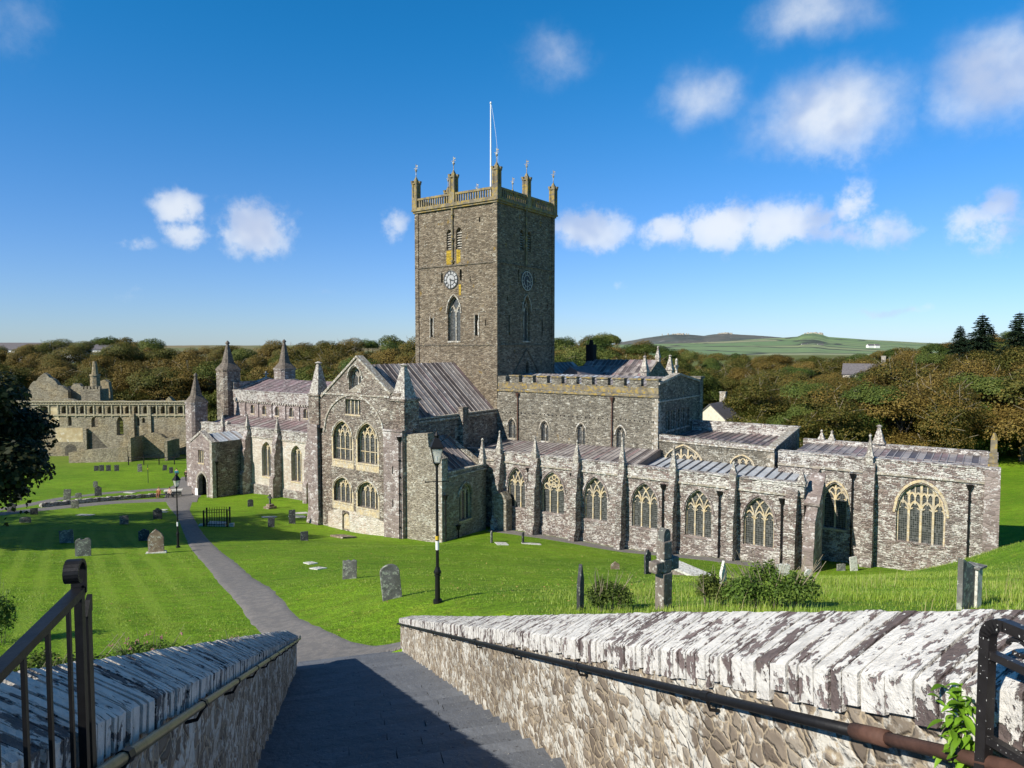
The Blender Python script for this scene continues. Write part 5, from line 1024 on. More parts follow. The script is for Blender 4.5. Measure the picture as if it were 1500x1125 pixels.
# people
M['skin']=plain('skin',(.55,.33,.24),.6,.05,5.)
def cloth(nm,c): return plain(nm,c,.85,.15,8.)
def skin(pts,edges,rad,name,mat,parent,root=0,sub=1):
    me=bpy.data.meshes.new(name); me.from_pydata(pts,edges,[]); o=bpy.data.objects.new(name,me); COL.objects.link(o)
    md=o.modifiers.new('s','SKIN'); sd=o.modifiers.new('u','SUBSURF'); sd.levels=sub; sd.render_levels=sub
    for i,v in enumerate(me.skin_vertices[0].data): v.radius=(rad[i],rad[i]*.85); v.use_root=(i==root)
    dg=bpy.context.evaluated_depsgraph_get(); m2=bpy.data.meshes.new_from_object(o.evaluated_get(dg)); o.modifiers.clear(); o.data=m2; m2.name=name
    m2.materials.clear(); m2.materials.append(mat); o.parent=parent; return o
def person(loc,rz,label,jc,tc,hc,seated=False,bag=None):
    P=thing('person',loc,rz,label,'person'); 
    if not seated: hip=.92; kn=[(-.09,.10,.50),(.10,-.05,.50)]; ft=[(-.09,.16,.05),(.10,-.28,.07)]; toe=[(-.09,.32,.04),(.10,-.14,.03)]
    else: hip=.50; kn=[(-.11,.42,.50),(.11,.42,.50)]; ft=[(-.11,.46,.06),(.11,.48,.06)]; toe=[(-.11,.62,.04),(.11,.64,.04)]
    z=hip; sh=z+.50; J=[(0,0,z),(0,.0,z+.25),(0,.01,sh),(0,.02,sh+.10),(0,.04,sh+.24)]
    a=[(-.20,0,sh-.03),(-.25,.03,sh-.30),(-.20,.17,sh-.52),(-.19,.24,sh-.57)]; b=[(.20,0,sh-.03),(.25,-.02,sh-.30),(.22,.10,sh-.53),(.21,.16,sh-.59)]
    L=[(-.09,0,z-.03),kn[0],ft[0],toe[0]]; R2=[(.09,0,z-.03),kn[1],ft[1],toe[1]]
    pts=J+a+b+L+R2; E=[(0,1),(1,2),(2,3),(3,4),(2,5),(5,6),(6,7),(7,8),(2,9),(9,10),(10,11),(11,12),(0,13),(13,14),(14,15),(15,16),(0,17),(17,18),(18,19),(19,20)]
    rad=[.13,.12,.12,.05,.10]+[.055,.042,.032,.035]*2+[.085,.06,.045,.035]*2
    skin(pts,E,rad,'body',M['skin'],P)
    skin(J[:3]+a[:3]+b[:3],[(0,1),(1,2),(2,3),(3,4),(4,5),(2,6),(6,7),(7,8)],[.155,.15,.15]+[.075,.06,.05]*2,'jacket',cloth('jacket_cloth',jc),P)
    skin([(0,0,z)]+L[:3]+R2[:3],[(0,1),(1,2),(2,3),(0,4),(4,5),(5,6)],[.15]+[.10,.075,.06]*2,'trousers',cloth('trouser_cloth',tc),P)
    skin([ft[0],toe[0]],[(0,1)],[.06,.045],'shoe',M['iron'],P); skin([ft[1],toe[1]],[(0,1)],[.06,.045],'shoe',M['iron'],P)
    hb=MB(); hx,hy,hz=J[4]; hb.frust(hx,hy-.02,hz+.02,hz+.10,.105,.09,10); hb.frust(hx,hy-.02,hz+.10,hz+.14,.09,.03,10); hb.build('hair',cloth('hair',hc),P,smooth=True)
    if bag: mb=MB(); mb.frust(0,-.20,z+.08,z+.42,.16,.13,8); mb.build('backpack',cloth('backpack_cloth',bag),P)
    return P
person((-47.47,100.1,h1(-47.47,100.1)),R_(20),'person in dark brown clothes walking on the path left of the porch',(.05,.035,.03),(.03,.025,.025),(.35,.30,.26))
person((-49.34,101.1,h1(-49.34,101.1)),R_(10),'person in a bright blue jacket walking behind the lamp head',(.03,.28,.42),(.05,.05,.07),(.10,.06,.04))
person((-43.4,84.3,h1(-43.4,84.3)),R_(190),'person in orange-brown top sitting left on the kerb at the junction',(.38,.17,.07),(.25,.10,.06),(.22,.12,.06),True)
person((-42.2,84.6,h1(-42.2,84.6)),R_(170),'person in a pale top sitting right on the kerb at the junction',(.55,.42,.34),(.04,.04,.05),(.06,.04,.03),True)
for X,Y in((-43.4,84.3),(-42.2,84.6)):
    pass
g=thing('stone_bench',(-42.8,84.75,h1(-42.8,84.5)),R_(14),'low grey stone bench under the two seated people','bench'); mb=MB(); mb.box(-1.1,1.1,-.2,.25,.30,.40); mb.build('seat',M['gs'],g)
for x in(-.8,.8): mb=MB(); mb.box(x-.12,x+.12,-.15,.2,-.3,.30); mb.build('leg',M['gs'],g)
# ================================================================ RUINED PALACE (wall plane faces the churchyard)
def pz(x,y,D): return ((x-750)/1015*D, -(y-508)/1015*D)
PA=thing('ruined_palace',(-72,129,-21),0,'long roofless stone palace ruin with an arcaded parapet beyond the left lawn','ruin')
def mk():
    D=129.; fr=frame((0,D,0),(1,0,0)); U=lambda x,y:pz(x,y,D)
    hl_=[]
    for c,w_ in((63,12),(93,12),(106.5,11),(119.5,11),(133,10),(146.5,11),(160,11),(173.5,11),(186,11),(199,11),(212,10),(225.5,11),(238,10),(250,10),(263,10),(275.5,11)):
        a,b=U(c-w_/2+.7,606); d,_=U(c+w_/2-.7,606); z=U(0,595)[1]; hl_.append(hole(a,d,b,(b+z)/2+.2,z,0.))
    for x0,x1,y0,y1,p in((97,102,624,609.5,0),(131,141,626,610,.3),(168,178,638,610,.3),(198,202,624,611,.1),(206,210,620,612,.1)):
        a,b=U(x0,y0); d,z=U(x1,y1); hl_.append(hole(a,d,b,b+(z-b)*.62,z,p))
    rr=random.Random(4); top=[U(292,587)]
    for x in range(288,14,-6): y=587.5+rr.uniform(-.7,.7)+(0 if x<240 or x>252 else -7*math.sin((x-240)/12*3.14)); y+=(-4*max(0,math.sin((x-78)/28*3.14)) if 78<x<106 else 0); top.append(U(x,y))
    mb=MB(); mb.slab(fr,[U(14,690),U(292,690)]+top,hl_,1.1); mb.build('hall_wall',M['ruin'],None)
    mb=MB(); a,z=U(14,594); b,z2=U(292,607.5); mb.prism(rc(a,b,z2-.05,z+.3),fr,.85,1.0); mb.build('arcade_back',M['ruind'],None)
    mb=MB(); a,_=U(30,0); b,_=U(292,0)
    for y,h_ in((588.5,.22),(592.3,.14),(608.3,.25)): z=U(0,y)[1]; mb.prism(rc(a,b,z-h_/2,z+h_/2),fr,-.22,.05)
    x=a
    while x<b: z=U(0,591)[1]; mb.prism(rc(x,x+.22,z-.2,z),fr,-.15,.05); x+=.5
    for c in np.arange(56.5,290,13.2): q,_=U(c,0); z0=U(0,611)[1]; z1=U(0,594)[1]; mb.prism(rc(q-.12,q+.12,z0,z1),fr,-.16,.05)
    mb.build('parapet_moulding',M['ruinl'],None)
    mb=MB(); a,z=U(70,625); b,z1=U(84,597); mb.prism(rc(a,b,z,z1),fr,-.03,.05); a,z=U(78,648); b,z1=U(118,627); mb.prism(rc(a,b,z,z1),fr,-.02,.04); a,z=U(180,640); b,z1=U(188,612); mb.build('plaster_patch',M['plaster'],None); mb=MB(); a,z=U(91,668); b,z1=U(108,651); mb.prism(hole(a,b,z,z+1.2,z1,.1),fr,-.02,.05); a,z=U(126,660); b,z1=U(158,633); mb.prism([(a,z),(b,z),(b-1.6,z+1.6),(a+.8,z1),(a,z1-.4)],fr,-.02,.05); mb.build('arch_and_painted_shadow',M['ruind'],None)  # dark backing of the arch; the second sheet paints the shadow on the wall
    
    for x0,y0,x1,y1,dd in((191,645,196,606,.5),(122,672,126,628,.6),(216,640,220,595,.35)): mb=MB(); a,z=U(x0,y0); b,z1=U(x1,y1); mb.prism(rc(a,b,z,z1),fr,-dd,.05); mb.build('buttress',M['ruin'],None)
    # nearer fragments
    D2=121.; f2=frame((0,D2,0),(1,0,0)); V=lambda x,y:pz(x,y,D2)
    mb=MB(); mb.slab(f2,[V(96,700),V(184,700),V(184,661),V(182,655),V(160,657),V(130,659),V(96,664)],[],1.); mb.build('garden_wall',M['ruin'],None)
    mb=MB(); mb.slab(f2,[V(183,700),V(188,700),V(188,642),V(183,655)],[],6.5); mb.build('gable_stump',M['ruin'],None)
    D3=125.; f3=frame((0,D3,0),(1,0,0)); V3=lambda x,y:pz(x,y,D3)
    mb=MB(); mb.slab(f3,[V3(189,700),V3(256,700),V3(256,644),V3(248,641),V3(240,643),V3(232,637),V3(222,634),V3(213,636),V3(203,640),V3(194,644),V3(189,650)],[hole(*[V3(237,0)[0],V3(244,0)[0]],V3(0,672)[1],V3(0,652)[1],V3(0,648)[1],.1)],1.); mb.build('ruined_gable',M['ruin'],None)
    mb=MB(); x,z=V3(256,700); _,z1=V3(256,643); mb.box(x-.5,x,D3-3.5,D3,z,z1); x2,_=V3(283,700); mb.slab(frame((x,D3+3,0),(1,0,0)),[(0,z),(x2-x+1,z),(x2-x+1,z1-.2),(0,z1)],[],.8); mb.build('ruined_return_wall',M['ruin'],None)
    # behind
    D4=141.; f4=frame((0,D4,0),(1,0,0)); W_=lambda x,y:pz(x,y,D4)
    pts=[(40,640),(98,640),(98,572),(90,566)]+[(x,546+abs(x-64)*.85+rr.uniform(-1.6,1.6)) for x in range(84,42,-4)]+[(40,570)]
    mb=MB(); mb.slab(f4,[W_(*p) for p in pts],[],1.); mb.build('hall_gable',M['ruin'],None)
    pts=[(98,640),(160,640),(160,575),(158,560),(152,556),(133,562),(127,570)]+[(x,570+rr.uniform(-4,3)-(8*math.exp(-((x-110)/8)**2))) for x in range(122,96,-3)]
    mb=MB(); mb.slab(frame((0,D4+2,0),(1,0,0)),[pz(x,y,D4+2) for x,y in pts],[],1.); mb.build('hall_wall',M['ruin'],None)
    mb=MB(); a,z=W_(131,640); b,z1=W_(158,569)
    mb.box(a,b,D4-3,D4,z,z1)
    for i in range(6): q=a+(b-a)*i/5.5; mb.box(q,q+.42,D4-3.0,D4-2.5,z1,z1+.6)
    mb.build('tower_stump',M['ruin'],None)
    x,z=W_(143,572); _,z1=W_(0,550); _,z2=W_(0,529); mb=MB(); mb.frust(x,D4-1,z,z1,.95,.9,8); mb.frust(x,D4-1,z1,z1+.3,1.05,1.0,8); mb.frust(x,D4-1,z1+.3,z2,.62,.34,8); mb.build('stair_turret',M['ruin'],None)
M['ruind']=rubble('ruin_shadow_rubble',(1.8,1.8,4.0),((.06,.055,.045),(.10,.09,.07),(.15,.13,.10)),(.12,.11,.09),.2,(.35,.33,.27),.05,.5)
M['ruinl']=plain('ruin_dressed_stone',(.33,.29,.19),.9,.3,3.,.03,lich=.4,lichc=(.5,.47,.36)); M['plaster']=plain('old_cream_plaster',(.50,.42,.26),.9,.25,1.2,.02,col2=(.40,.31,.17),lich=.3,lichc=(.6,.56,.44))
addparts(PA,mk)
g=thing('railing_fence',(-62,118,-20.4),0,'dark post and rail fence at the foot of the palace ruin','fence')
def mk():
    D=117.; mb=MB(); z=pz(0,671,D)[1]
    a=pz(184,0,D)[0]; b=pz(284,0,D)[0]
    for zz in(z,z-.5): mb.box(a,b,D-.04,D+.04,zz,zz+.09)
    mb.build('rail',M['iron'],None)
    x=a
    while x<=b: mb=MB(); mb.box(x-.06,x+.06,D-.06,D+.06,z-1.6,z+.15); mb.build('post',M['iron'],None); x+=2.6
addparts(g,mk)
# ================================================================ HOUSES
def house(X,Y,z,w_,d_,h_,rh,rz,label,wall,roof,chim=True,group=None,win=True):
    g=thing('house',(X,Y,z),R_(rz),label,'house',group)
    mb=MB(); mb.box(-w_/2,w_/2,-d_/2,d_/2,-3,h_); mb.add([(-w_/2,-d_/2,h_),(-w_/2,d_/2,h_),(-w_/2,0,h_+rh),(w_/2,-d_/2,h_),(w_/2,d_/2,h_),(w_/2,0,h_+rh)],[(0,2,1),(3,4,5)]); mb.build('wall',M[wall],g)
    mb=MB(); e=.25
    for s_ in(-1,1): mb.hexa([(-w_/2-e,s_*(d_/2+e),h_-e*rh/d_*2),(w_/2+e,s_*(d_/2+e),h_-e*rh/d_*2),(w_/2+e,0,h_+rh+.02),(-w_/2-e,0,h_+rh+.02),(-w_/2-e,s_*(d_/2+e),h_-e*rh/d_*2+.18),(w_/2+e,s_*(d_/2+e),h_-e*rh/d_*2+.18),(w_/2+e,0,h_+rh+.2),(-w_/2-e,0,h_+rh+.2)])
    r=mb.build('roof',M[roof],g)
    if chim: mb=MB(); mb.box(w_/2-1.0,w_/2-.1,-.55,.55,h_+rh*.5,h_+rh+1.9); mb.box(w_/2-1.08,w_/2-.02,-.63,.63,h_+rh+1.9,h_+rh+2.05); mb.build('chimney',M['greyst'],r)
    if win:
        for x in(-w_*.28,w_*.25):
            mb=MB(); mb.box(x-.45,x+.45,-d_/2-.03,-d_/2+.1,h_*.45,h_*.8); mb.build('window',M['glass'],g)
    return g
M['render']=plain('cream_render',(.62,.57,.47),.85,.15,2.); M['slater']=plain('grey_slate_roof',(.13,.12,.125),.7,.3,3.,.01); M['whitew']=plain('white_render',(.75,.74,.70),.8,.1,2.)
house(38.9,131.,-16.6,8.0,6.6,2.9,3.0,55,'cream gabled cottage with a stone chimney behind the ante-chapel roof','render','slater')
house(84.5,166,-8.6,9,5,2.2,2.2,-30,'grey-roofed house half hidden among the autumn trees','render','slater')
for X,Y,w_,l in((-190,268,22,'pale long farm building at far left on the skyline'),(-172,268,7,'small white gabled house on the left skyline'),(-163,275,9,'dark-roofed house on the left skyline beside the tree tops')):
    house(X,Y,1.2-3.2-1.2,w_,7,2.2,2.4,5,l,'whitew','slater',False)
for i,(px_,w_,d_) in enumerate(((1178,14,1500),(1190,26,1500),(1201,12,1480),(1275,16,1400),(1283,10,1400))):
    X=(px_-750)/1015*d_; house(X,d_,-1.5-(0 if i<3 else 1),w_,8,5.0,3.,8,['small white farmhouse left in the cluster below the far hill','longest white farm building below the far hill','small white barn right in the cluster below the far hill','white farm building apart on the right of the far fields','smallest white building apart on the right of the far fields'][i],'whitew','slater',False,win=False)
# ================================================================ FAR LAND
def ridge(name,pts,D0,z0,D1,mat,rows=14,rough=.6):
    # hillside rising from distance D0 (height z0) to its crest; pts = (azimuth tangent, crest height)
    xs=np.linspace(pts[0][0],pts[-1][0],220); cz=np.interp(xs,[p[0] for p in pts],[p[1] for p in pts])
    rg=np.random.default_rng(len(pts)); nz=np.convolve(rg.normal(0,1,240),np.ones(7)/7,'valid')[:220]; cz=cz+nz*rough
    V=[]
    for j in range(rows+3):
        f=min(j/rows,1.); D=D0+(D1-D0)*f+(400*(j-rows) if j>rows else 0); z=z0+(cz-z0)*(f**1.25) if j<=rows else cz-25*(j-rows)
        V.append(np.stack([xs*D,np.full_like(xs,D),z],1))
    V=np.concatenate(V); i=np.arange(220*(rows+3)).reshape(rows+3,220)
    F=np.stack([i[:-1,:-1],i[:-1,1:],i[1:,1:],i[1:,:-1]],-1).reshape(-1,4)
    return npmesh(name,V,F,mat,smooth=True,kind='structure')
def tx(x): return (x-750)/1015
m,t,b=newmat('far_fields'); co=t('ShaderNodeTexCoord').outputs['Object']; sc=t.vm('MULTIPLY',co,(.0042,.0016,0.)); sc=t.vm('ADD',sc,t.vm('MULTIPLY',t.noise(co,.004,2.,col=True),(.5,.5,0)))
v=t('ShaderNodeTexVoronoi',{'Vector':sc,'Scale':1.},feature='F1'); e=t('ShaderNodeTexVoronoi',{'Vector':sc,'Scale':1.},feature='DISTANCE_TO_EDGE').outputs['Distance']
c=t.ramp(t.sep(v.outputs['Color'])[0],[(.1,(.14,.22,.08)),(.4,(.19,.26,.10)),(.6,(.26,.29,.13)),(.8,(.16,.25,.08)),(1.,(.30,.28,.16))]); c=t.mix(t.smooth(e,.05,.02),c,(.05,.06,.03)); c=t.mix(t.math('MULTIPLY',t.smooth(t.noise(co,.02,3.),.60,.66),.8),c,(.06,.07,.035))
setin(t,b,'Base Color',c); setin(t,b,'Roughness',.95); M['fields']=m
M['moor']=plain('far_moor',(.085,.10,.085),.95,.4,.012,0,col2=(.115,.115,.095),lich=.22,lichc=(.3,.28,.26))  # haze blue mixed into the moor's green-grey
m,t,b=newmat('rough_pasture'); co=t('ShaderNodeTexCoord').outputs['Object']; c=t.mix(t.smooth(t.noise(co,.02,3.),.4,.6),(.14,.15,.05),(.20,.16,.07)); setin(t,b,'Base Color',c); setin(t,b,'Roughness',.95); M['rough']=m
hp=lambda L,D:[(tx(x),-(y-508)/1015*D) for x,y in L]
ridge('hill',hp([(900,503),(935,497),(960,493),(985,489.5),(1010,490.5),(1030,492),(1045,489.5),(1060,488.5),(1090,490.5),(1130,493),(1160,496),(1200,500),(1400,505)],3600),2600,-6,3600,M['moor'],rough=1.2)
ridge('far_fields',hp([(860,506),(1000,503),(1060,500),(1100,497),(1150,494.5),(1168,493),(1175,489.5),(1190,488),(1203,490),(1212,493.5),(1260,497),(1340,501.5),(1420,505),(1700,507)],3000),800,-10,3000,M['fields'],rough=.5)
ridge('far_fields',hp([(-500,505),(0,506),(60,506),(200,506),(340,506),(480,506),(620,506),(800,507),(870,507)],420),270,-7.5,420,M['rough'],rough=.25)
# rocky outcrops on the hill crest
for x,y,w_,D in((992,489,26,3600),(1060,488,16,3600),(1190,488,22,3000)):
    mb=MB(); rr=random.Random(x); X,z=tx(x)*D,-(y-508)/1015*D
    for i in range(26): u_=rr.gauss(0,.3); a=w_/1015*D*u_; r=rr.uniform(5,12)*(1-abs(u_)*.9); r=max(r,2.5); mb.frust(X+a,D+rr.uniform(-20,5),z-14,z+rr.uniform(0,r*.45),r*1.2,r*.5,6,rr.random())
    mb.build('rock_outcrop',M['greyst'],None,kind='structure')
# ================================================================ TREES
def leafcards(P_,Nrm,size,rg,jit=.55,asp=.7):
    n=len(P_); nv=Nrm+rg.normal(0,jit,(n,3)); nv/=np.linalg.norm(nv,axis=1)[:,None]
    r=rg.normal(0,1,(n,3)); a=np.cross(nv,r); a/=np.linalg.norm(a,axis=1)[:,None]; b=np.cross(nv,a)
    s_=size*rg.uniform(.6,1.3,(n,1)); a=a*s_; b=b*s_*asp
    V=np.stack([P_-a*.5,P_-b*.5+nv*s_*.08,P_+a*.5,P_+b*.5+nv*s_*.08],1).reshape(-1,3); F=np.arange(4*n).reshape(n,4); return V,F
def crown(lobes,n,size,rg,shell=.22,flat=0.):
    vol=np.array([l[3]*l[4] for l in lobes]); k=rg.choice(len(lobes),n,p=vol/vol.sum()); L=np.array(lobes)[k]
    d=rg.normal(0,1,(n,3)); d[:,2]=np.where(d[:,2]<-.25,-d[:,2]*.6,d[:,2]); d/=np.linalg.norm(d,axis=1)[:,None]
    rad=1-np.abs(rg.normal(0,shell,n)); rad=np.clip(rad,.25,1.05)*(1+.10*np.sin(d[:,0]*7+L[:,0]*3)*np.cos(d[:,2]*6+L[:,1]*2))
    P_=L[:,:3]+d*np.stack([L[:,3],L[:,3],L[:,4]],1)*rad[:,None]
    return P_,d
M['barkp']=plain('pale_twigs',(.26,.22,.15),.9,.3,5.)
def mktree(name,hgt,wid,seed,mat,nc=6500,size=.42,lobn=16,trunk=.28,base=.08,label='',cat='tree',group=None,shell=.22,bare=0):
    rg=np.random.default_rng(seed); rr=random.Random(seed); root=thing(name,(0,0,0),0,label,cat,group)
    lobes=[]
    for i in range(lobn):
        a=rr.uniform(0,6.28); r=math.sqrt(rr.random())*wid*.5*.66; zf=rr.uniform(.18,1.); r*=math.sqrt(max(.12,1-(max(0,zf-.35)/.75)**2)); lr=wid*rr.uniform(.11,.27)
        lobes.append((r*math.cos(a),r*math.sin(a),hgt*(base+(1-base)*zf)-lr*.7,lr,lr*rr.uniform(.6,.85)))
    P_,d=crown(lobes,nc,size,rg,shell); V,F=leafcards(P_,d+np.array([-.25,-.2,.35]),size,rg,.42)
    c=npmesh('crown',V,F,M[mat],root)
    mb=MB(); mb.tube([(0,0,-1.5),(0,0,0),(.1,.05,hgt*.3),(.0,.1,hgt*.55)],[trunk*1.35,trunk,trunk*.7,trunk*.35],8)
    for l in lobes[:9]: z0=hgt*rr.uniform(.2,.45); mb.tube([(0,0,z0),(l[0]*.45,l[1]*.45,z0+(l[2]-z0)*.55),(l[0]*.9,l[1]*.9,l[2])],[trunk*.45,trunk*.28,trunk*.1],5)
    nm0=len(mb.f)
    for i in range(bare):
        l=lobes[i%len(lobes)]; p=Vector(l[:3])
        for _ in range(3):
            q=p+Vector((rr.uniform(-1,1),rr.uniform(-1,1),rr.uniform(.1,.9))).normalized()*l[3]*rr.uniform(1.0,1.25); mb.tube([p,p.lerp(q,.5)+Vector((0,0,.15)),q],[.05,.04,.02],4,1)
    mb.build('trunk',[M['bark'],M['barkp']],root); return root
M['barkp']=plain('pale_twigs',(.26,.22,.15),.9,.3,5.)
GB='autumn trees of the wood beyond the cathedral'; GG='green trees of the wood beyond the cathedral'
LB='rust-brown broadleaf tree in the wood beyond the cathedral'; LG='dark green broadleaf tree in the wood beyond the cathedral'
protoB=[mktree('broadleaf_tree',10,11,s_,'leafB',label=LB,group=GB,bare=b_,size=.21,nc=22000) for s_,b_ in((1,4),(2,14),(3,0),(4,26))]
protoG=[mktree('broadleaf_tree',10,10,s_,'leafG',label=LG,group=GG,size=.21,nc=22000) for s_ in(11,12)]
used=set()
def place(proto,X,Y,ztop,sx_=1.,rz=0.):
    z=h1(X,Y); h_=max(6.,ztop-z+.5); k=h_/10.
    o=proto if proto.name not in used else copy_tree(proto); used.add(proto.name)
    o.location=(X,Y,z-.2); o.scale=(k*sx_,k*sx_,k) ; o.rotation_euler=(0,0,rz); return o
SKX=[-150,0,100,200,270,330,450,520,610,820,880,930,960,990,1060,1130,1200,1270,1330,1370,1400,1450,1500,1650]
SKY=[500,500,497,496,499,500,498,495,491,490,489,494,503,508,514,517,518,512,504,500,494,488,482,476]
rr=random.Random(21); cnt=0
def blocked(X,Y):
    e=(X-OX)*.81915-(Y-OY)*.57358; n=(X-OX)*.57358+(Y-OY)*.81915
    if -56<e<50 and -22<n<(34 if e<20 else 26): return True
    if X<-42 and Y<151 : return True
    if 1012<750+1015*X/Y<1082 and Y<142: return True
    if 1240<750+1015*X/Y<1268 and 150<Y<172: return True
    if Y<118 and X<45 and X>-42: return True
    return False
ROWS=[(232,0,3,52),(208,5,6,54),(185,11,8,56),(162,18,10,60),(140,24,12,66),(122,26,14,76),(106,36,16,84),(96,48,14,80)]
for D,dy,jy,step_px in ROWS:
    x=-170.+rr.uniform(0,20)
    while x<1680:
        DD=D*rr.uniform(.96,1.04); X=tx(x)*DD
        if D in(106,96) and x<(1100 if D==106 else 1170): x+=step_px*.8; continue
        if D<=122 and x<1030: x+=step_px*.8; continue
        if not blocked(X,DD):
            ys=np.interp(x,SKX,SKY)+dy*(1. if x>620 else 1.5)+rr.uniform(-2,jy+2)
            ztop=-(ys-508)/1015*DD
            zt=h1(X,DD); 
            if ztop-zt>3.0:
                gr=rr.random()<(.42 if 820<x<1060 else .16 if x<620 else .22)
                wfac=rr.uniform(.75,1.3)*(1. if ztop-zt>9 else 1.35)
                place(rr.choice(protoG if gr else protoB),X,DD,ztop,wfac,rr.uniform(0,6.28)); cnt+=1
        x+=step_px*rr.uniform(.55,.8)
print('trees',cnt)
# conifers on the right skyline
def mkconifer(label,group,hgt=12.,seed=5):
    rg=np.random.default_rng(seed); root=thing('conifer_tree',(0,0,0),0,label,'conifer',group); Ps=[];Ns=[]
    nl=20
    for i in range(nl):
        f=i/nl; z=hgt*(.18+.80*f); R=(1-f)**.8*hgt*.27+.25
        for j in range(9):
            a=rg.uniform(0,6.28); L=R*rg.uniform(.7,1.15); n=int(70*L/2)+12; u=rg.uniform(.1,1,n)
            p=np.stack([np.cos(a)*L*u,np.sin(a)*L*u,z+L*.10*u-L*.28*u*u],1)+rg.normal(0,.10+.05*L,(n,3))*np.array([1,1,.45]); Ps.append(p); Ns.append(np.tile([0,0,1.],(n,1)))
    P_=np.concatenate(Ps); V,F=leafcards(P_,np.concatenate(Ns),.36,rg,.6,.5); npmesh('crown',V,F,M['conif'],root)
    mb=MB(); mb.tube([(0,0,-1),(0,0,hgt*.5),(0,0,hgt)],[.28,.16,.03],7); mb.build('trunk',M['bark'],root); return root
c0=mkconifer('dark green conifer on the right skyline',None)
for i,(x,yt,D,l) in enumerate(((1437,459,150,'tall broad dark conifer in the middle of the three on the right skyline'),(1405,476,158,'smallest dark conifer, left of the three on the right skyline'),(1491,456,150,'tall dark conifer at the far right edge of the skyline'))):
    o=c0 if i==0 else copy_tree(c0); X=tx(x)*D; zt=-(yt-508)/1015*D; hh=[11,7.5,11][i]; o.location=(X,D,zt-hh); o.scale=([1.25,.8,1.15][i],)*2+(hh/12,); o['label']=l; o['group']='three conifers on the right skyline'; o.rotation_euler=(0,0,i*2.)
# big dark tree at the left and its neighbours outside the frame
def bigtree(X,Y,ztop,wid,seed,label,dens=26000,base=.1):
    z=h1(X,Y); r=mktree('dark_tree',ztop-z,wid,seed,'leafY',nc=dens,size=.38,lobn=26,trunk=.5,base=base,label=label,cat='tree',shell=.30); r.location=(X,Y,z); return r
bigtree(-38.5,46.5,-1.2,14.5,31,'huge dark leafy tree overhanging the lawn at the left edge',60000,.34)
bigtree(-47,50,4.0,13,32,'tall dark tree standing just left of the overhanging dark tree',14000)
bigtree(-58,49,5.0,15,33,'second tall dark tree outside the left edge shading the lawn',14000)
bigtree(-70,47,5.5,16,35,'farthest left tall dark tree shading the lawn',12000)
bigtree(-54,38,2.0,14,34,'nearest of the dark trees on the slope left of the steps',12000)
bigtree(-66,36,4.0,14,36,'dark tree on the slope behind the others at far left',12000)
# ================================================================ NEAR PLANTS
def bush(name,X,Y,w_,d_,h_,mat,label,n,size,seed,twig=8,flower=None,z=None,cat='bush'):
    rg=np.random.default_rng(seed); z=h1(X,Y) if z is None else z; root=thing(name,(X,Y,z),0,label,cat); rr=random.Random(seed)
    lob=[(rr.uniform(-.34,.34)*w_,rr.uniform(-.3,.3)*d_,h_*rr.uniform(.25,.6),min(w_,d_)*rr.uniform(.16,.3),h_*rr.uniform(.3,.45)) for _ in range(14)]
    P_,d=crown(lob,n,size,rg,.35); P_[:,2]=np.maximum(P_[:,2],-.1); V,F=leafcards(P_,d+np.array([0,0,.4]),size,rg,.6,.5); npmesh('foliage',V,F,M[mat],root)
    mb=MB()
    for i in range(twig):
        a=rr.uniform(-.4,.4)*w_; b=rr.uniform(-.3,.3)*d_; q=Vector((a*1.25+rr.uniform(-.2,.2),b*1.2,h_*rr.uniform(.8,1.25))); mb.tube([(a*.6,b*.6,-.1),Vector((a*.8,b*.8,h_*.5)),q],[.012,.009,.004],4)
    mb.build('stems',M['barkp'],root)
    if flower:
        mb=MB()
        for i in range(flower[1]):
            a=rr.uniform(-.45,.45)*w_; b=rr.uniform(-.35,.35)*d_; zz=h_*rr.uniform(.75,1.15)
            for _ in range(5): mb.frust(a+rr.gauss(0,.03),b+rr.gauss(0,.03),zz+rr.gauss(0,.02),zz+.02+rr.gauss(0,.02),.012,.008,5)
        mb.build('flowers',flower[0],root)
    return root
M['pink']=plain('dusty_pink_petals',(.45,.20,.22),.8,.2,20.)
bush('shrub',-15.8,20.8,1.3,1.2,2.0,'leafH','upright leafy shrub at the left edge of the lawn',2600,.10,41,10,z=h1(-15.8,20.8)-.1)
bush('hedge_bush',-9.6,13.0,4.5,1.8,1.2,'leafG','dark low bushes behind the left iron gate',9000,.085,42,18,z=-7.0)
bush('valerian_clump',-8.9,16.6,2.3,1.1,1.0,'leafH','light green valerian clump with dusty pink flowers beyond the left wall',5200,.075,43,22,(M['pink'],11),cat='flowers')
bush('valerian_clump',-7.6,17.9,.9,.6,.7,'leafB','small rusty clump beside the valerian beyond the left wall',1100,.06,44,10,(M['pink'],5),cat='flowers')
bush('bramble_bush',2.35,16.5,1.1,.9,.85,'leafG','dark small bush beside the thin slate gravestone',2800,.075,45,16)
bush('bramble_bush',5.6,14.6,2.4,1.2,.95,'leafH','sprawling bramble thicket around the slim lichened stone',6500,.075,46,40)
bush('bramble_bush',4.6,15.4,1.0,.8,.8,'leafG','dark bramble clump between the cross and the thicket',2600,.075,47,14)
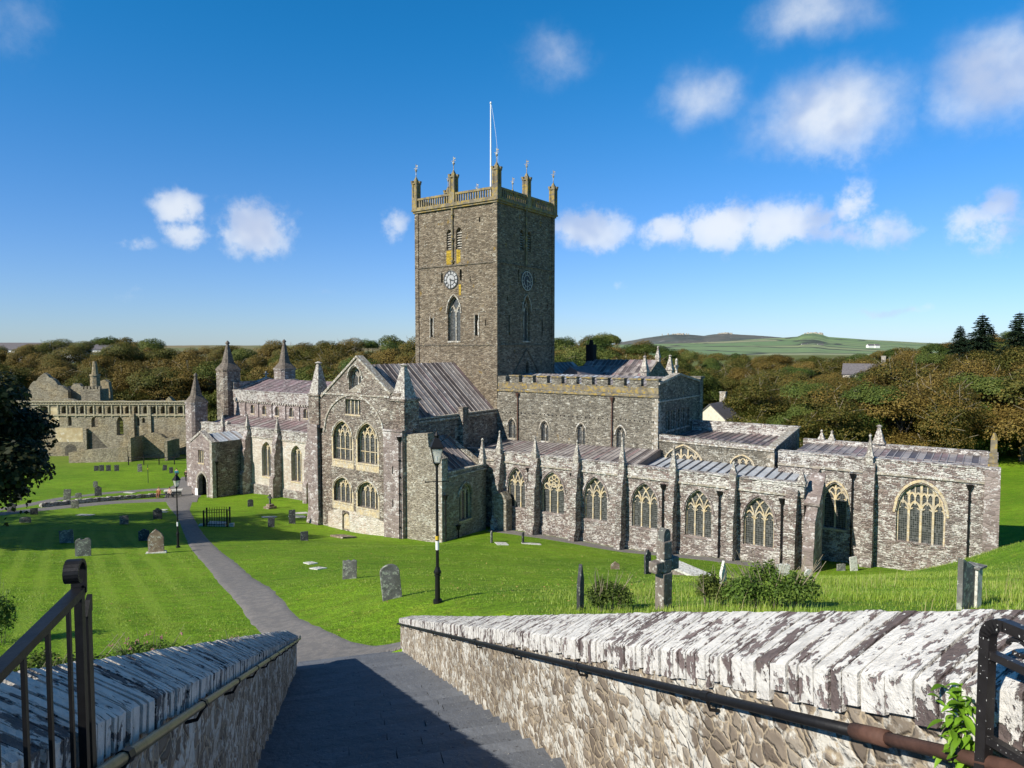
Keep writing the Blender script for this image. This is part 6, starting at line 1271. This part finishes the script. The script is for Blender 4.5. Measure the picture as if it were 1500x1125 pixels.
# fern-like plant growing out of the wall
pl_=thing('wall_plant',sp(1.57,1.82,-1.10),0,'bright green leafy plant growing from the wall beside the right gate','plant'); 
V=[];F=[];rg=np.random.default_rng(8)
mbp=MB()
for i in range(170):
    a=rg.uniform(0,6.28); L=rg.uniform(.022,.062); up=rg.uniform(-.7,.9); base=Vector((rg.uniform(-.05,.05),rg.uniform(-.05,.05),rg.uniform(-.13,.10)))
    d=Vector((-abs(math.cos(a))*PX*.9+UX*math.sin(a),-abs(math.cos(a))*PY*.9+UY*math.sin(a),up)).normalized(); s_=d.cross(Vector((0,0,1))).normalized(); n_=s_.cross(d)
    pts=[]
    for k in range(6):
        f=k/5; w_=L*.20*math.sin(math.pi*(f*.86+.08)); c=base+d*L*f+Vector((0,0,-L*.35*f*f)); pts+= [c-s_*w_+n_*w_*.5,c-n_*.0,c+s_*w_+n_*w_*.5]
    fs=[]
    for k in range(5):
        for j in range(2): fs.append((k*3+j,k*3+j+1,k*3+j+4,k*3+j+3))
    mbp.add(pts,fs)
mbp.build('leaves',M['leafF'],pl_,smooth=True)
mb=MB()
for i in range(8): mb.tube([(0,0,0),(rg.uniform(-.04,.0),rg.uniform(-.04,.03),rg.uniform(-.12,.1))],.003,4)
mb.build('stems',M['bark'],pl_)
# ================================================================ LONG GRASS
def tufts(name,n,xr,yr,h0,h1_,wid,cond,seed,clump=.0):
    rg=np.random.default_rng(seed); x=rg.uniform(*xr,n); y=yr[0]+(yr[1]-yr[0])*rg.random(n)**1.35
    k=cond(x,y); x,y=x[k],y[k]; z=H(x,y); n=len(x)
    pz_=np.sin(x*1.7)*np.cos(y*1.3)+np.sin(x*.6+y*.9); hh=rg.uniform(h0,h1_,n)*(1+.35*pz_); hh=np.maximum(hh,h0*.5)
    a=rg.uniform(0,6.28,n); le=rg.normal(0,.35,n)+.25; w_=wid*rg.uniform(.7,1.3,n)
    dx,dy=np.cos(a),np.sin(a); B=np.stack([x,y,z-.02],1); s_=np.stack([-dy,dx,0*dx],1)*w_[:,None]
    mid=B+np.stack([dx*le*hh*.35,dy*le*hh*.35,hh*.6],1); tip=B+np.stack([dx*le*hh,dy*le*hh,hh],1)
    V=np.stack([B-s_,B+s_,mid+s_*.6,mid-s_*.6,tip],1).reshape(-1,3); i=np.arange(n)[:,None]*5
    F=np.concatenate([np.concatenate([i,i+1,i+2],1),np.concatenate([i,i+2,i+3],1),np.concatenate([i+3,i+2,i+4],1)])
    return npmesh(name,V,F,M['blade'],kind='stuff')
def side(x,y): s=x*UX+y*UY; p=x*PX+y*PY; return s,p
def inpath(x,y): # lawn side of the tarmac, right of the main path
    return x>np.interp(y,[17,18.9,20.1,24.5,33.4,45.1,58.9,73],[-2.5,-4.3,-5.3,-7.7,-12.2,-18.8,-26.5,-34.1])
def condR(x,y):
    s,p=side(x,y); return ((p>2.6)|(s>18.3))&inpath(x,y)&(y>3)&~((y<20.2)&(x<1.5)&(p<6.))|((p>2.6)&(s<17)&(x>0))
tufts('long_grass',150000,(-6,30),(6,36),.04,.12,.006,lambda x,y: condR(x,y)&(x>np.interp(y,[6,20,26,36],[1.0,-1.2,3,12]))&~((y<18.6)&(x<-1.8)),51).color=(1,1,1,1)
tufts('rough_grass',70000,(.5,22),(7,24),.10,.24,.006,lambda x,y: condR(x,y)&(np.sin(x*.9+1)*np.cos(y*.7)>-.1)&(x>.8),52)
def condL(x,y):
    s,p=side(x,y); return ((p<-1.3)|(s>18))&(x<np.interp(y,[16,18.6,21.1,24.6,28.3,35.7,47.9,65.5],[-5.8,-6.4,-7.95,-9.86,-11.95,-15.86,-22.7,-32.1]))
tufts('lawn_blades',150000,(-34,-5),(9,46),.03,.07,.008,condL,53)
tufts('lawn_blades',110000,(-20,18),(18,58),.03,.07,.009,lambda x,y: inpath(x,y)&~((y<18.7)&(x<1.5)),54)
tufts('dry_grass_stalks',3000,(2,20),(10,24),.35,.62,.0035,lambda x,y: condR(x,y)&(np.sin(x*1.3)*np.cos(y*1.1+2)>.45),57).data.materials[0]=plain('dry_straw',(.42,.36,.18),.8,.2,5.)
# fallen leaves and daisies on the lawn
rg=np.random.default_rng(60); mb=MB()
for i in range(420):
    y=rg.uniform(18,50); x=rg.uniform(-.72,.25)*y
    if not(condL(np.array([x]),np.array([y]))[0] or condR(np.array([x]),np.array([y]))[0]): continue
    z=h1(x,y)+.05; r=rg.uniform(.02,.045); a=rg.uniform(0,6.28); mb.add([(x+r*math.cos(a+k*1.57),y+r*math.sin(a+k*1.57),z+rg.uniform(0,.03)) for k in range(4)],[(0,1,2,3)])
mb.build('fallen_leaves',plain('dry_leaf',(.36,.24,.08),.8,.4,3.),None,kind='stuff')
